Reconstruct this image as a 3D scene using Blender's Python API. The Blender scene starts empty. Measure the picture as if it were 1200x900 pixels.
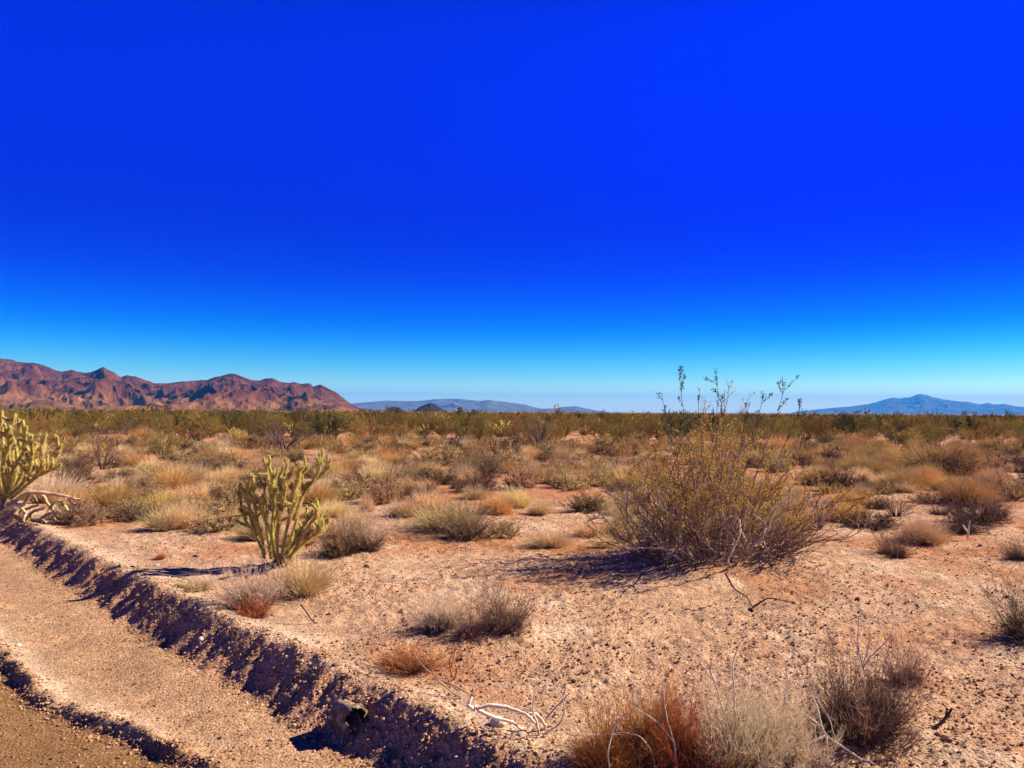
import bpy, bmesh, math, random
import numpy as np
from mathutils import Vector, Matrix

# ------------------------------------------------------------------ camera, sky, sun, exposure
FPX = 942.0; W0, H0 = 1200.0, 900.0
EYE = np.array([0.0, 0.0, 1.75])
PITCH = math.atan(32.5 / FPX); ROLL = math.radians(0.34)
SUN_EL, SUN_AZ = math.radians(36.0), math.radians(74.0)     # azimuth clockwise from +Y: sun stands to the right, a little ahead
f_ = np.array([0, math.cos(PITCH), math.sin(PITCH)])
r0 = np.array([1.0, 0, 0]); u0 = np.array([0, -math.sin(PITCH), math.cos(PITCH)])
r_ = math.cos(ROLL) * r0 + math.sin(ROLL) * u0
u_ = -math.sin(ROLL) * r0 + math.cos(ROLL) * u0
scene = bpy.context.scene
COL = scene.collection
cd = bpy.data.cameras.new('camera'); cam = bpy.data.objects.new('camera', cd); COL.objects.link(cam)
cd.sensor_width = 36.0; cd.lens = 36.0 * FPX / W0; cd.clip_start = 0.05; cd.clip_end = 120000
cam.matrix_world = Matrix([[r_[0], u_[0], -f_[0], EYE[0]], [r_[1], u_[1], -f_[1], EYE[1]], [r_[2], u_[2], -f_[2], EYE[2]], [0, 0, 0, 1]])
scene.camera = cam
scene.view_settings.view_transform = 'Standard'; scene.view_settings.look = 'None'
scene.view_settings.exposure = 1.2; scene.view_settings.gamma = 1.0
scene.view_settings.use_curve_mapping = False
scene.render.resolution_x = 1024; scene.render.resolution_y = 768
try:
    scene.cycles.max_bounces = 6; scene.cycles.diffuse_bounces = 3; scene.cycles.transparent_max_bounces = 6
    scene.cycles.volume_bounces = 0
except Exception: pass

w = bpy.data.worlds.new('World'); scene.world = w; w.use_nodes = True
nt = w.node_tree; nt.nodes.clear()
sky = nt.nodes.new('ShaderNodeTexSky'); sky.sky_type = 'NISHITA'; sky.sun_disc = False
sky.sun_elevation = SUN_EL; sky.sun_rotation = SUN_AZ
sky.altitude = 600; sky.air_density = 1.0; sky.dust_density = 0.6; sky.ozone_density = 3.0
tc = nt.nodes.new('ShaderNodeTexCoord'); sp = nt.nodes.new('ShaderNodeSeparateXYZ')
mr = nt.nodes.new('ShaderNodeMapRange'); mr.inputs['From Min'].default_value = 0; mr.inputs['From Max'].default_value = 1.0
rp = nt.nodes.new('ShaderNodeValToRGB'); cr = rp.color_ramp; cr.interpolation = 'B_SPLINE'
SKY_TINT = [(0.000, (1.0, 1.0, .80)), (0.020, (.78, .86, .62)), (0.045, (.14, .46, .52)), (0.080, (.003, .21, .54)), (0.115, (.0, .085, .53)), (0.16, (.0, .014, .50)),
            (0.22, (.0, .0, .46)), (0.29, (.0, .006, .58)), (0.375, (.0, .018, .68)), (0.46, (.0, .026, .72)), (0.58, (.0, .009, .24)), (0.80, (.0, .004, .08))]  # sky above the view dimmed to weaken the blue fill in shadows
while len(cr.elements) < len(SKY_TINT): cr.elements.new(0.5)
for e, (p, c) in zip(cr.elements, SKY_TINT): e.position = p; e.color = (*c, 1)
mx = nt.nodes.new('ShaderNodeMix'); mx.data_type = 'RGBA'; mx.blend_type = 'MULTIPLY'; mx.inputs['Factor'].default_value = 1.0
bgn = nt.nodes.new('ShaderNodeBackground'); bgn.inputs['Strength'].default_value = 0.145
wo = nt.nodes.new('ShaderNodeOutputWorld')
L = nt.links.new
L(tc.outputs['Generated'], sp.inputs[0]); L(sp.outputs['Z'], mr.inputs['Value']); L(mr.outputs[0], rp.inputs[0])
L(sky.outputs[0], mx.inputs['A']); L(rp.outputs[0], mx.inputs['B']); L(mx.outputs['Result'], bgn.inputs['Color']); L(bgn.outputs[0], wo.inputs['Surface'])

sl = bpy.data.lights.new('sun', 'SUN'); so = bpy.data.objects.new('sun', sl); COL.objects.link(so)
sl.energy = 5.0; sl.angle = math.radians(0.53); sl.color = (1.0, 0.88, 0.69)
sdir = Vector((math.sin(SUN_AZ) * math.cos(SUN_EL), math.cos(SUN_AZ) * math.cos(SUN_EL), math.sin(SUN_EL)))
so.rotation_euler = sdir.to_track_quat('Z', 'Y').to_euler(); so.location = (30, 10, 40)

# ------------------------------------------------------------------ numpy noise
def _hash(ix, iy, s):
    h = (ix.astype(np.int64) * 374761393 + iy.astype(np.int64) * 668265263 + s * 1274126177) & 0xffffffff
    h = ((h ^ (h >> 13)) * 1274126177) & 0xffffffff
    return ((h ^ (h >> 16)) & 0xffffff) / float(0xffffff)
def gnoise(x, y, s=0):
    x = np.asarray(x, float); y = np.asarray(y, float)
    ix, iy = np.floor(x), np.floor(y); fx, fy = x - ix, y - iy
    def g(dx, dy):
        a = _hash(ix + dx, iy + dy, s) * 2 * np.pi
        return np.cos(a) * (fx - dx) + np.sin(a) * (fy - dy)
    sx = fx ** 3 * (fx * (fx * 6 - 15) + 10); sy = fy ** 3 * (fy * (fy * 6 - 15) + 10)
    return ((g(0, 0) * (1 - sx) + g(1, 0) * sx) * (1 - sy) + (g(0, 1) * (1 - sx) + g(1, 1) * sx) * sy) * 1.4
def fbm(x, y, o=4, s=0, gain=.5):
    t = 0; a = 1; k = 1
    for i in range(o): t = t + a * gnoise(x * k, y * k, s + i * 7); a *= gain; k *= 2.03
    return t
def ridged(x, y, o=5, s=0):
    t = 0; a = 1; k = 1; wgt = 1
    for i in range(o):
        n = 1 - np.abs(gnoise(x * k, y * k, s + i * 7)) * 1.6; n = np.clip(n, 0, 1) ** 2
        t = t + a * n * wgt; wgt = np.clip(n * 1.4, 0, 1); a *= .5; k *= 2.1
    return t / 1.9
def sstep(a, b, x):
    t = np.clip((x - a) / (b - a), 0, 1); return t * t * (3 - 2 * t)

# ------------------------------------------------------------------ terrain height (metres; plain at 0, dirt road cut 0.38 below it)
A_ = [-6, 1.0, 2.44, 3.5, 4.76, 7.6, 12.2, 16, 24, 40, 90]
BC_ = [3.2, 3.0, 2.97, 2.98, 3.04, 3.13, 3.34, 3.7, 4.8, 7.5, 18]
RA_ = [-6, 3.2, 4.0, 4.5, 5.3, 6.05, 7.8, 12, 20, 40]
RB_ = [2.2, 2.2, 2.08, 1.97, 1.78, 1.64, 1.72, 1.75, 2.5, 6.0]
MOUNDS = []          # (x, y, radius, height)
def bank_ab(x, y):
    a = (y - x) / math.sqrt(2); b = (x + y) / math.sqrt(2); return a, b
def Hbase(x, y):
    x = np.asarray(x, float); y = np.asarray(y, float)
    a, b = bank_ab(x, y)
    r = np.hypot(x, y)
    bc = np.interp(a, A_, BC_) + 0.06 * gnoise(a * .9, a * 0 + 3.3, 5) + 0.055 * gnoise(a * 2.9, a * 0 + 1.3, 6) + .03 * gnoise(a * 7.7, b * 3, 7)
    wid = 0.40 + 0.11 * gnoise(a * 1.2, a * 0 + 8.1, 9) + .06 * gnoise(a * 5, a * 0 + 2.1, 10)
    t = (b - (bc - wid)) / wid
    prof = np.where(t < 0, 0, np.where(t > 1, 1, t * t * (3 - 2 * t) * .65 + t * .35))
    crest = 0.045 * np.exp(-((b - bc - .02) / 0.16) ** 2) * (1 + .5 * gnoise(a * 2.1, b * 2.1, 4))
    slope_ease = -0.02 * sstep(0, .8, b - bc)
    road = -0.21
    br = np.interp(a, RA_, RB_) + .05 * gnoise(a * 2.3, a * 0 + 5.1, 31)
    rid = sstep(3.0, 4.6, a) * .055 * np.exp(-np.where(b > br, (b - br) / .13, (br - b) / .055) ** 2) * (1 + .9 * gnoise(a * 4, b * 4, 33))
    rut = 0.02 * sstep(.3, 0, np.abs(b - bc + wid + .5)) * -1
    z_road = road + rid + rut + .012 * fbm(x * 1.5, y * 1.5, 3, 41)
    z_pl = crest + slope_ease + 0.045 * fbm(x * .35, y * .35, 3, 12) * sstep(.1, 1.2, b - bc) + .02 * fbm(x * 1.7, y * 1.7, 3, 15)
    z = z_road * (1 - prof) + z_pl * prof
    for (mx_, my_, mr_, mh_) in MOUNDS: z = z + mh_ * np.exp(-((x - mx_) ** 2 + (y - my_) ** 2) / mr_ ** 2)
    return z * sstep(900, 150, r)
def Hfine(x, y):
    a, b = bank_ab(x, y); bc = np.interp(a, A_, BC_); r = np.hypot(x, y)
    onb = np.exp(-((b - bc + .18) / .2) ** 2)
    plain = sstep(.3, 1.0, b - bc)
    fade = sstep(30, 10, r)
    n1 = gnoise(x * 9, y * 9, 51); n2 = gnoise(x * 21, y * 21, 52); n3 = gnoise(x * 45, y * 45, 53)
    lump = np.clip(n2, 0, 1) ** 1.5
    n0 = gnoise(x * 4.3, y * 4.3, 50)
    return fade * (n0 * .022 * onb + n1 * (.003 + .014 * plain + .018 * onb) + lump * (.003 + .018 * plain + .020 * onb) + n3 * (.0016 + .004 * plain + .010 * onb))
def H(x, y): return float(Hbase(x, y))
def ray(u, v):
    d = f_ * FPX + r_ * (u - 600) - u_ * (v - 450); return d / d[1]
def gp(u, v):
    """ground point seen at target pixel (u, v)"""
    d = ray(u, v); t = np.geomspace(1.0, 400.0, 900); q = EYE + d[None] * t[:, None]
    k = np.nonzero(q[:, 2] <= Hbase(q[:, 0], q[:, 1]))[0]
    if not len(k): q = EYE + d * 300; return np.array([q[0], q[1], 0.0])
    a, b = t[max(k[0] - 1, 0)], t[k[0]]
    t = np.linspace(a, b, 40); q = EYE + d[None] * t[:, None]; k = np.nonzero(q[:, 2] <= Hbase(q[:, 0], q[:, 1]))[0]; q = q[k[0] if len(k) else -1]
    return np.array([q[0], q[1], H(q[0], q[1])])
def ap(u, v, y):
    """point at forward distance y seen at pixel (u, v)"""
    return EYE + ray(u, v) * y
def proj(p):
    d = np.asarray(p, float) - EYE; k = FPX / d.dot(f_)
    return 600 + d.dot(r_) * k, 450 - d.dot(u_) * k

# ------------------------------------------------------------------ mesh helpers
class Geo:
    def __init__(s): s.v = []; s.f = []; s.n = 0; s.c = []
    def add(s, v, f, c=None):
        v = np.asarray(v, np.float32).reshape(-1, 3); s.v.append(v); s.f.append(np.asarray(f, np.int64) + s.n); s.n += len(v)
        s.c.append(np.ones((len(v), 3), np.float32) * (1 if c is None else np.asarray(c, np.float32)))
        return s
    def mesh(s, name, mat, smooth=True, color=False):
        me = bpy.data.meshes.new(name)
        v = np.concatenate(s.v)
        me.vertices.add(len(v)); me.vertices.foreach_set('co', v.ravel())
        idx = np.concatenate([f.ravel() for f in s.f]); tot = np.concatenate([np.full(len(f), f.shape[1]) for f in s.f])
        st = np.concatenate([[0], np.cumsum(tot)[:-1]])
        me.loops.add(len(idx)); me.loops.foreach_set('vertex_index', idx.astype(np.int32))
        me.polygons.add(len(tot)); me.polygons.foreach_set('loop_start', st.astype(np.int32))
        try: me.polygons.foreach_set('loop_total', tot.astype(np.int32))
        except Exception: pass
        me.polygons.foreach_set('use_smooth', np.full(len(tot), smooth, bool))
        if color:
            at = me.color_attributes.new('tone', 'FLOAT_COLOR', 'POINT')
            c = np.concatenate(s.c); at.data.foreach_set('color', np.concatenate([c, np.ones((len(c), 1), np.float32)], 1).ravel())
        me.update(calc_edges=True); me.validate()
        me.materials.append(mat)
        return me
def nrm(a): return a / np.maximum(np.linalg.norm(a, axis=-1, keepdims=True), 1e-9)
def grow(g, S, D, Ln, K, up=0.0, wig=.1):
    N = len(S); P = np.zeros((N, K, 3)); P[:, 0] = S; D = nrm(D.copy()); Ln = np.broadcast_to(Ln, (N,))
    for k in range(1, K):
        D = nrm(D + g.normal(0, wig, (N, 3)) + np.array([0, 0, up]))
        P[:, k] = P[:, k - 1] + D * (Ln / (K - 1))[:, None]
    return P
def kids(g, P, n, t0, t1, lf, spread, K, up=0.0, wig=.1, droop=.4):
    N, KK, _ = P.shape
    t = g.uniform(t0, t1, (N, n)).ravel(); pi = np.repeat(np.arange(N), n)
    x = t * (KK - 1); i = np.minimum(x.astype(int), KK - 2); fr = (x - i)[:, None]
    s = P[pi, i] * (1 - fr) + P[pi, i + 1] * fr; tan = nrm(P[pi, i + 1] - P[pi, i])
    plen = np.linalg.norm(np.diff(P, axis=1), axis=2).sum(1)[pi]
    D = tan + g.normal(0, spread, (len(s), 3))
    return grow(g, s, D, plen * lf * g.uniform(.6, 1.2, len(s)) * (1 - droop * t), K, up, wig)
def tubes(geo, P, r_base, r_tip, S=4, power=1.0, c=None):
    N, K, _ = P.shape
    T = np.zeros_like(P); T[:, 1:-1] = P[:, 2:] - P[:, :-2]; T[:, 0] = P[:, 1] - P[:, 0]; T[:, -1] = P[:, -1] - P[:, -2]; T = nrm(T)
    ref = np.array([.31, .52, .17]); ref = np.broadcast_to(ref, T.shape).copy()
    par = np.abs((T * nrm(ref)).sum(-1)) > .97; ref[par] = (1, -.4, .1)
    U = nrm(np.cross(T, ref)); V = np.cross(T, U)
    t = np.linspace(0, 1, K) ** power
    R = (np.broadcast_to(r_base, (N,))[:, None] * (1 - t) + np.broadcast_to(r_tip, (N,))[:, None] * t)
    an = np.arange(S) / S * 2 * np.pi
    v = P[:, :, None, :] + R[:, :, None, None] * (np.cos(an)[None, None, :, None] * U[:, :, None, :] + np.sin(an)[None, None, :, None] * V[:, :, None, :])
    b = (np.arange(N) * K * S)[:, None, None] + (np.arange(K - 1) * S)[None, :, None]; j = np.arange(S)[None, None, :]; j2 = (j + 1) % S
    q = np.stack([b + j, b + j2, b + S + j2, b + S + j], -1).reshape(-1, 4)
    geo.add(v.reshape(-1, 3), q, None if c is None else np.repeat(np.asarray(c), K * S, 0))
def ribbons(geo, P, w, g, tip=.25):
    N, K, _ = P.shape
    T = P[:, -1] - P[:, 0]; side = nrm(np.cross(T, g.normal(0, 1, (N, 3))))
    t = np.linspace(0, 1, K); R = np.broadcast_to(w, (N,))[:, None] * .5 * (1 - (1 - tip) * t ** 1.5)
    a = P + side[:, None] * R[..., None]; b = P - side[:, None] * R[..., None]
    v = np.stack([a, b], 2).reshape(-1, 3)
    o = (np.arange(N) * K * 2)[:, None] + (np.arange(K - 1) * 2)[None]
    geo.add(v, np.stack([o, o + 1, o + 3, o + 2], -1).reshape(-1, 4))
def leaves(geo, g, P, n, t0, t1, a, b, jit=.01, up=.3):
    """n leaf quads along every polyline"""
    N, KK, _ = P.shape
    t = g.uniform(t0, t1, (N, n)).ravel(); pi = np.repeat(np.arange(N), n)
    x = t * (KK - 1); i = np.minimum(x.astype(int), KK - 2); fr = (x - i)[:, None]
    s = P[pi, i] * (1 - fr) + P[pi, i + 1] * fr + g.normal(0, jit, (len(pi), 3))
    d = nrm(g.normal(0, 1, (len(s), 3)) + np.array([0, 0, up])); e = nrm(np.cross(d, g.normal(0, 1, (len(s), 3))))
    sc = g.uniform(.6, 1.3, len(s))[:, None]
    v = np.stack([s, s + d * a * .5 * sc + e * b * .5 * sc, s + d * a * sc, s + d * a * .5 * sc - e * b * .5 * sc], 1)
    geo.add(v.reshape(-1, 3), np.arange(len(s) * 4).reshape(-1, 4))
def spokes(g, n, base_r, lean0, lean1, power=.5):
    az = g.uniform(0, 2 * np.pi, n); ln = lean0 + (lean1 - lean0) * g.uniform(0, 1, n) ** power
    D = np.stack([np.cos(az) * np.sin(ln), np.sin(az) * np.sin(ln), np.cos(ln)], 1)
    rr = base_r * np.sqrt(g.uniform(0, 1, n)) * (.4 + .6 * np.sin(ln))
    S = np.stack([np.cos(az) * rr, np.sin(az) * rr, np.full(n, -.03)], 1)
    return S, D, ln

# ------------------------------------------------------------------ materials
def mat(name, base, var=None, rough=.9, nscale=8.0, trans=0.0, rand=.15, bump=0.0, bscale=60, attr=False, hue=.02, spec=.15):
    m = bpy.data.materials.new(name); m.use_nodes = True; t = m.node_tree; N = t.nodes; K = t.links.new
    bs = N['Principled BSDF']; bs.inputs['Roughness'].default_value = rough
    bs.inputs['Specular IOR Level'].default_value = spec
    co = N.new('ShaderNodeTexCoord')
    nz = N.new('ShaderNodeTexNoise'); nz.inputs['Scale'].default_value = nscale; nz.inputs['Detail'].default_value = 3
    K(co.outputs['Object'], nz.inputs['Vector'])
    mi = N.new('ShaderNodeMix'); mi.data_type = 'RGBA'
    mi.inputs['A'].default_value = (*base, 1); mi.inputs['B'].default_value = (*(var or base), 1)
    rm = N.new('ShaderNodeMapRange'); rm.inputs['From Min'].default_value = .38; rm.inputs['From Max'].default_value = .62
    K(nz.outputs['Fac'], rm.inputs['Value']); K(rm.outputs[0], mi.inputs['Factor'])
    oi = N.new('ShaderNodeObjectInfo'); hs = N.new('ShaderNodeHueSaturation')
    ma = N.new('ShaderNodeMapRange'); ma.inputs['To Min'].default_value = 1 - rand; ma.inputs['To Max'].default_value = 1 + rand
    K(oi.outputs['Random'], ma.inputs['Value']); K(ma.outputs[0], hs.inputs['Value'])
    mh = N.new('ShaderNodeMath'); mh.operation = 'MULTIPLY_ADD'; mh.inputs[1].default_value = -hue * 2; mh.inputs[2].default_value = .5 + hue
    fr = N.new('ShaderNodeMath'); fr.operation = 'FRACT'; m7 = N.new('ShaderNodeMath'); m7.operation = 'MULTIPLY'; m7.inputs[1].default_value = 7.31
    K(oi.outputs['Random'], m7.inputs[0]); K(m7.outputs[0], fr.inputs[0]); K(fr.outputs[0], mh.inputs[0]); K(mh.outputs[0], hs.inputs['Hue'])
    K(mi.outputs['Result'], hs.inputs['Color']); out = hs.outputs[0]
    if attr:
        va = N.new('ShaderNodeVertexColor'); va.layer_name = 'tone'
        m2 = N.new('ShaderNodeMix'); m2.data_type = 'RGBA'; m2.blend_type = 'MULTIPLY'; m2.inputs['Factor'].default_value = 1
        K(out, m2.inputs['A']); K(va.outputs[0], m2.inputs['B']); out = m2.outputs['Result']
    K(out, bs.inputs['Base Color'])
    if bump:
        n2 = N.new('ShaderNodeTexNoise'); n2.inputs['Scale'].default_value = bscale; n2.inputs['Detail'].default_value = 4; K(co.outputs['Object'], n2.inputs['Vector'])
        bp = N.new('ShaderNodeBump'); bp.inputs['Strength'].default_value = bump; bp.inputs['Distance'].default_value = .01; K(n2.outputs['Fac'], bp.inputs['Height']); K(bp.outputs[0], bs.inputs['Normal'])
    if trans:
        tr = N.new('ShaderNodeBsdfTranslucent'); K(out, tr.inputs['Color']); ms = N.new('ShaderNodeMixShader'); ms.inputs[0].default_value = trans
        K(bs.outputs[0], ms.inputs[1]); K(tr.outputs[0], ms.inputs[2]); K(ms.outputs[0], N['Material Output'].inputs['Surface'])
    return m
M = dict(
    straw=mat('pale_straw', (.74, .55, .28), (.62, .42, .19), trans=.15, rand=.2),
    gold=mat('golden_dry_grass', (.64, .41, .15), (.50, .29, .10), trans=.15, rand=.25),
    rust=mat('rusty_dry_stems', (.52, .18, .045), (.36, .11, .035), trans=.15, rand=.12),
    greytwig=mat('grey_dry_twig', (.42, .28, .17), (.27, .16, .10), trans=.05, rand=.2),
    darktwig=mat('dark_twig_and_core_shade', (.13, .080, .055), (.085, .05, .038), rand=.2),  # real dark twigs, and inner ones coloured dark to stand for clump shade
    whiteblade=mat('bleached_grass', (.72, .57, .36), (.62, .46, .28), trans=.15),
    browntwig=mat('brown_dry_twig', (.36, .235, .13), (.20, .125, .07), rand=.2),
    palestem=mat('bleached_wood', (.76, .64, .48), (.58, .44, .31), rand=.1, bump=.4, bscale=80),
    bark=mat('creosote_bark', (.17, .105, .085), (.10, .06, .055), rand=.15, bump=.3),
    ashleaf=mat('ashy_leaf', (.42, .32, .15), (.32, .23, .10), trans=.2, rand=.2),
    brownleaf=mat('brown_dry_leaf', (.30, .185, .095), (.18, .105, .055), trans=.1, rand=.2),
    tanleaf=mat('tan_dry_leaf', (.68, .47, .22), (.52, .33, .14), trans=.15, rand=.2),
    creoleaf=mat('creosote_leaf', (.17, .135, .022), (.24, .165, .030), trans=.2, rand=.4, nscale=3, hue=.03),
    creogold=mat('creosote_golden_leaf', (.34, .24, .040), (.40, .24, .05), trans=.25, rand=.3, hue=.03, nscale=4),
    darkleaf=mat('dark_evergreen_leaf', (.045, .055, .018), (.07, .07, .02), trans=.15, rand=.2),
    cactus=mat('spiny_cactus_skin', (.50, .40, .10), (.25, .19, .05), rand=.12, nscale=14, bump=.6, bscale=90),
    spine=mat('straw_yellow_spine', (.80, .66, .25), (.66, .50, .16), trans=.4, rand=.1),
    cactusold=mat('old_cactus_wood', (.30, .20, .09), (.17, .10, .06), bump=.6, bscale=50),
    drycactus=mat('dried_cactus_limb', (.62, .46, .22), (.44, .28, .13), bump=.5, bscale=60),
    stone=mat('tan_stone', (.40, .27, .18), (.26, .16, .11), bump=.6, bscale=40, rand=.2),
    darkstone=mat('dark_stone', (.10, .065, .05), (.06, .04, .035), bump=.6, bscale=40, rand=.2),
    palestone=mat('whitish_stone', (.62, .50, .38), (.48, .35, .25), bump=.5, bscale=40),
    gravel=mat('loose_gravel', (1, 1, 1), (.8, .8, .8), attr=True, rand=0, hue=0),
    log=mat('weathered_log', (.36, .25, .18), (.12, .07, .05), bump=.8, bscale=35, nscale=20),
    blackened=mat('shaded_hollow', (.035, .022, .018), (.02, .014, .012)),  # near-black lining paints in the shade inside the hollow log
)

def ground_material():
    m = bpy.data.materials.new('desert_soil'); m.use_nodes = True; t = m.node_tree; N = t.nodes; K = t.links.new
    bs = N['Principled BSDF']; bs.inputs['Roughness'].default_value = .95; bs.inputs['Specular IOR Level'].default_value = .08
    va = N.new('ShaderNodeVertexColor'); va.layer_name = 'tone'; co = N.new('ShaderNodeTexCoord')
    out = va.outputs[0]
    for sc, lo, hi, det in ((2.2, .84, 1.14, 4), (13, .80, 1.16, 5), (42, .68, 1.26, 5), (150, .66, 1.30, 2)):
        nz = N.new('ShaderNodeTexNoise'); nz.inputs['Scale'].default_value = sc; nz.inputs['Detail'].default_value = det; K(co.outputs['Object'], nz.inputs['Vector'])
        mr_ = N.new('ShaderNodeMapRange'); mr_.inputs['From Min'].default_value = .3; mr_.inputs['From Max'].default_value = .7; mr_.inputs['To Min'].default_value = lo; mr_.inputs['To Max'].default_value = hi
        K(nz.outputs['Fac'], mr_.inputs['Value'])
        mm = N.new('ShaderNodeVectorMath'); mm.operation = 'SCALE'; K(out, mm.inputs[0]); K(mr_.outputs[0], mm.inputs['Scale']); out = mm.outputs[0]
    vo = N.new('ShaderNodeTexVoronoi'); vo.inputs['Scale'].default_value = 55; K(co.outputs['Object'], vo.inputs['Vector'])
    vr = N.new('ShaderNodeMix'); vr.data_type = 'RGBA'; vr.inputs['B'].default_value = (.27, .13, .07, 1)
    st = N.new('ShaderNodeMapRange'); st.inputs['From Min'].default_value = .80; st.inputs['From Max'].default_value = .86; st.inputs['To Max'].default_value = .7
    sx = N.new('ShaderNodeSeparateColor'); K(vo.outputs['Color'], sx.inputs[0]); K(sx.outputs[0], st.inputs['Value']); K(st.outputs[0], vr.inputs['Factor'])
    K(out, vr.inputs['A']); K(vr.outputs['Result'], bs.inputs['Base Color'])
    nb = N.new('ShaderNodeTexNoise'); nb.inputs['Scale'].default_value = 70; nb.inputs['Detail'].default_value = 6; nb.inputs['Roughness'].default_value = .65; K(co.outputs['Object'], nb.inputs['Vector'])
    ad = N.new('ShaderNodeMath'); ad.operation = 'MULTIPLY_ADD'; ad.inputs[1].default_value = -.5; K(vo.outputs['Distance'], ad.inputs[0]); K(nb.outputs['Fac'], ad.inputs[2])
    bp = N.new('ShaderNodeBump'); bp.inputs['Strength'].default_value = .9; bp.inputs['Distance'].default_value = .018; K(ad.outputs[0], bp.inputs['Height']); K(bp.outputs[0], bs.inputs['Normal'])
    return m

# ------------------------------------------------------------------ object helpers
def obj(name, me, parent=None, loc=None):
    o = bpy.data.objects.new(name, me); COL.objects.link(o)
    if parent is not None: o.parent = parent
    if loc is not None: o.location = loc
    return o
def tag(o, label, cat=None, group=None, kind=None):
    o['label'] = label
    if cat: o['category'] = cat
    if group: o['group'] = group
    if kind: o['kind'] = kind
    return o
def make_thing(name, parts, sub=None):
    """parts: list of (name, mesh) or (name, mesh, [(sub, mesh)])"""
    r = obj(name, None)
    for p in parts:
        c = obj(p[0], p[1], r)
        for q in (p[2] if len(p) > 2 else ()): obj(q[0], q[1], c)
    return r
def dup(root):
    r = root.copy(); COL.objects.link(r)
    for ch in [o for o in root.children]:
        c = ch.copy(); COL.objects.link(c); c.parent = r
        for g2 in ch.children:
            d = g2.copy(); COL.objects.link(d); d.parent = c
    return r
def put(o, p, s=1.0, rz=0.0, tilt=(0, 0)):
    o.location = (float(p[0]), float(p[1]), float(p[2])); o.rotation_euler = (tilt[0], tilt[1], rz)
    o.scale = (s, s, s) if not hasattr(s, '__len__') else s

# ------------------------------------------------------------------ mounds (soil held up round the bushes), then the ground sheet
B_CREO = gp(835, 662)
MOUNDS.append((B_CREO[0] + .1, B_CREO[1] + .1, 1.5, .13))
for u, v, r, h in ((590, 725, .7, .05), (1010, 845, .6, .05), (405, 645, .6, .05), (800, 880, .7, .06), (40, 600, 1.0, .12), (1100, 560, 2.0, .12), (545, 600, 1.0, .06), (330, 665, .6, .04)):
    q = gp(u, v); MOUNDS.append((q[0], q[1], r, h))

def ground():
    fr = np.linspace(-math.radians(50), math.radians(50), 900)
    rest = np.linspace(math.radians(50), math.radians(310), 90)[1:-1]
    th = np.concatenate([fr, rest]); nth = len(th)
    rr = [0.25]
    while rr[-1] < 28000:
        r = rr[-1]; rr.append(r * (1.10 if r < 2.2 else 1.0045 if r < 14 else 1.008 if r < 50 else 1.03 if r < 300 else 1.15))
    rr = np.array(rr); nr = len(rr)
    R, T = np.meshgrid(rr, th, indexing='ij'); X = R * np.sin(T); Y = R * np.cos(T)
    Z = Hbase(X, Y) + Hfine(X, Y)
    a, b = bank_ab(X, Y); bc = np.interp(a, A_, BC_); br = np.interp(a, RA_, RB_)
    sand = np.array([.50, .305, .185]); red = np.array([.42, .185, .085]); pale = np.array([.60, .44, .30]); roadc = np.array([.45, .27, .15]); road2 = np.array([.28, .150, .060]); bankc = np.array([.52, .27, .15])
    def mixc(c, d, k): return c * (1 - k[..., None]) + d * k[..., None]
    C = np.broadcast_to(sand, X.shape + (3,)).copy()
    n = fbm(X * .5, Y * .5, 4, 71); C = mixc(C, red, np.clip(n * 1.2 + .12 + .65 * sstep(9, 20, R), 0, .95))
    n2 = fbm(X * 1.1 + 9, Y * 1.1, 3, 77); C = mixc(C, pale, np.clip(n2 * 1.4 - .25, 0, .6) * (1 - .8 * sstep(10, 20, R)))
    C = mixc(C, pale, .95 * np.exp(-((b - bc - .14) / .20) ** 2) * np.clip(.8 + .5 * fbm(X * 2, Y * 2, 2, 79), 0, 1))
    kb = sstep(.02, -.12, b - bc); C = mixc(C, bankc, kb)
    kr = sstep(-.25, -.5, b - bc + .05 * gnoise(X * 3, Y * 3, 3)); C = mixc(C, roadc, kr)
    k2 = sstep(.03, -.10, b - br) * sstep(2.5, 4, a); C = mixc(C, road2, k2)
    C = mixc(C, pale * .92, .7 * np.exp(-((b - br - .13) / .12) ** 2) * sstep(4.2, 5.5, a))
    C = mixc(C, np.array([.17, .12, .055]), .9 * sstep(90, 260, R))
    C *= (1 + .12 * fbm(X * 3, Y * 3, 3, 88))[..., None]
    g = Geo(); V = np.stack([X, Y, Z], -1).reshape(-1, 3)
    i = np.arange(nr - 1)[:, None]; j = np.arange(nth)[None]; j2 = (j + 1) % nth
    F = np.stack([i * nth + j, i * nth + j2, (i + 1) * nth + j2, (i + 1) * nth + j], -1).reshape(-1, 4)[:, ::-1]
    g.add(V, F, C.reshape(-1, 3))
    cz = len(V); g.add([[0, 0, float(Hbase(0, 0))]], np.zeros((0, 3), int), sand)
    g.f.append(np.stack([np.full(nth, cz), np.arange(nth), (np.arange(nth) + 1) % nth], 1)[:, ::-1])
    me = g.mesh('ground', ground_material(), True, True)
    o = obj('ground', me); o['kind'] = 'structure'; o['label'] = 'sandy desert ground with a graded dirt road cut into it'
ground()

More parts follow.
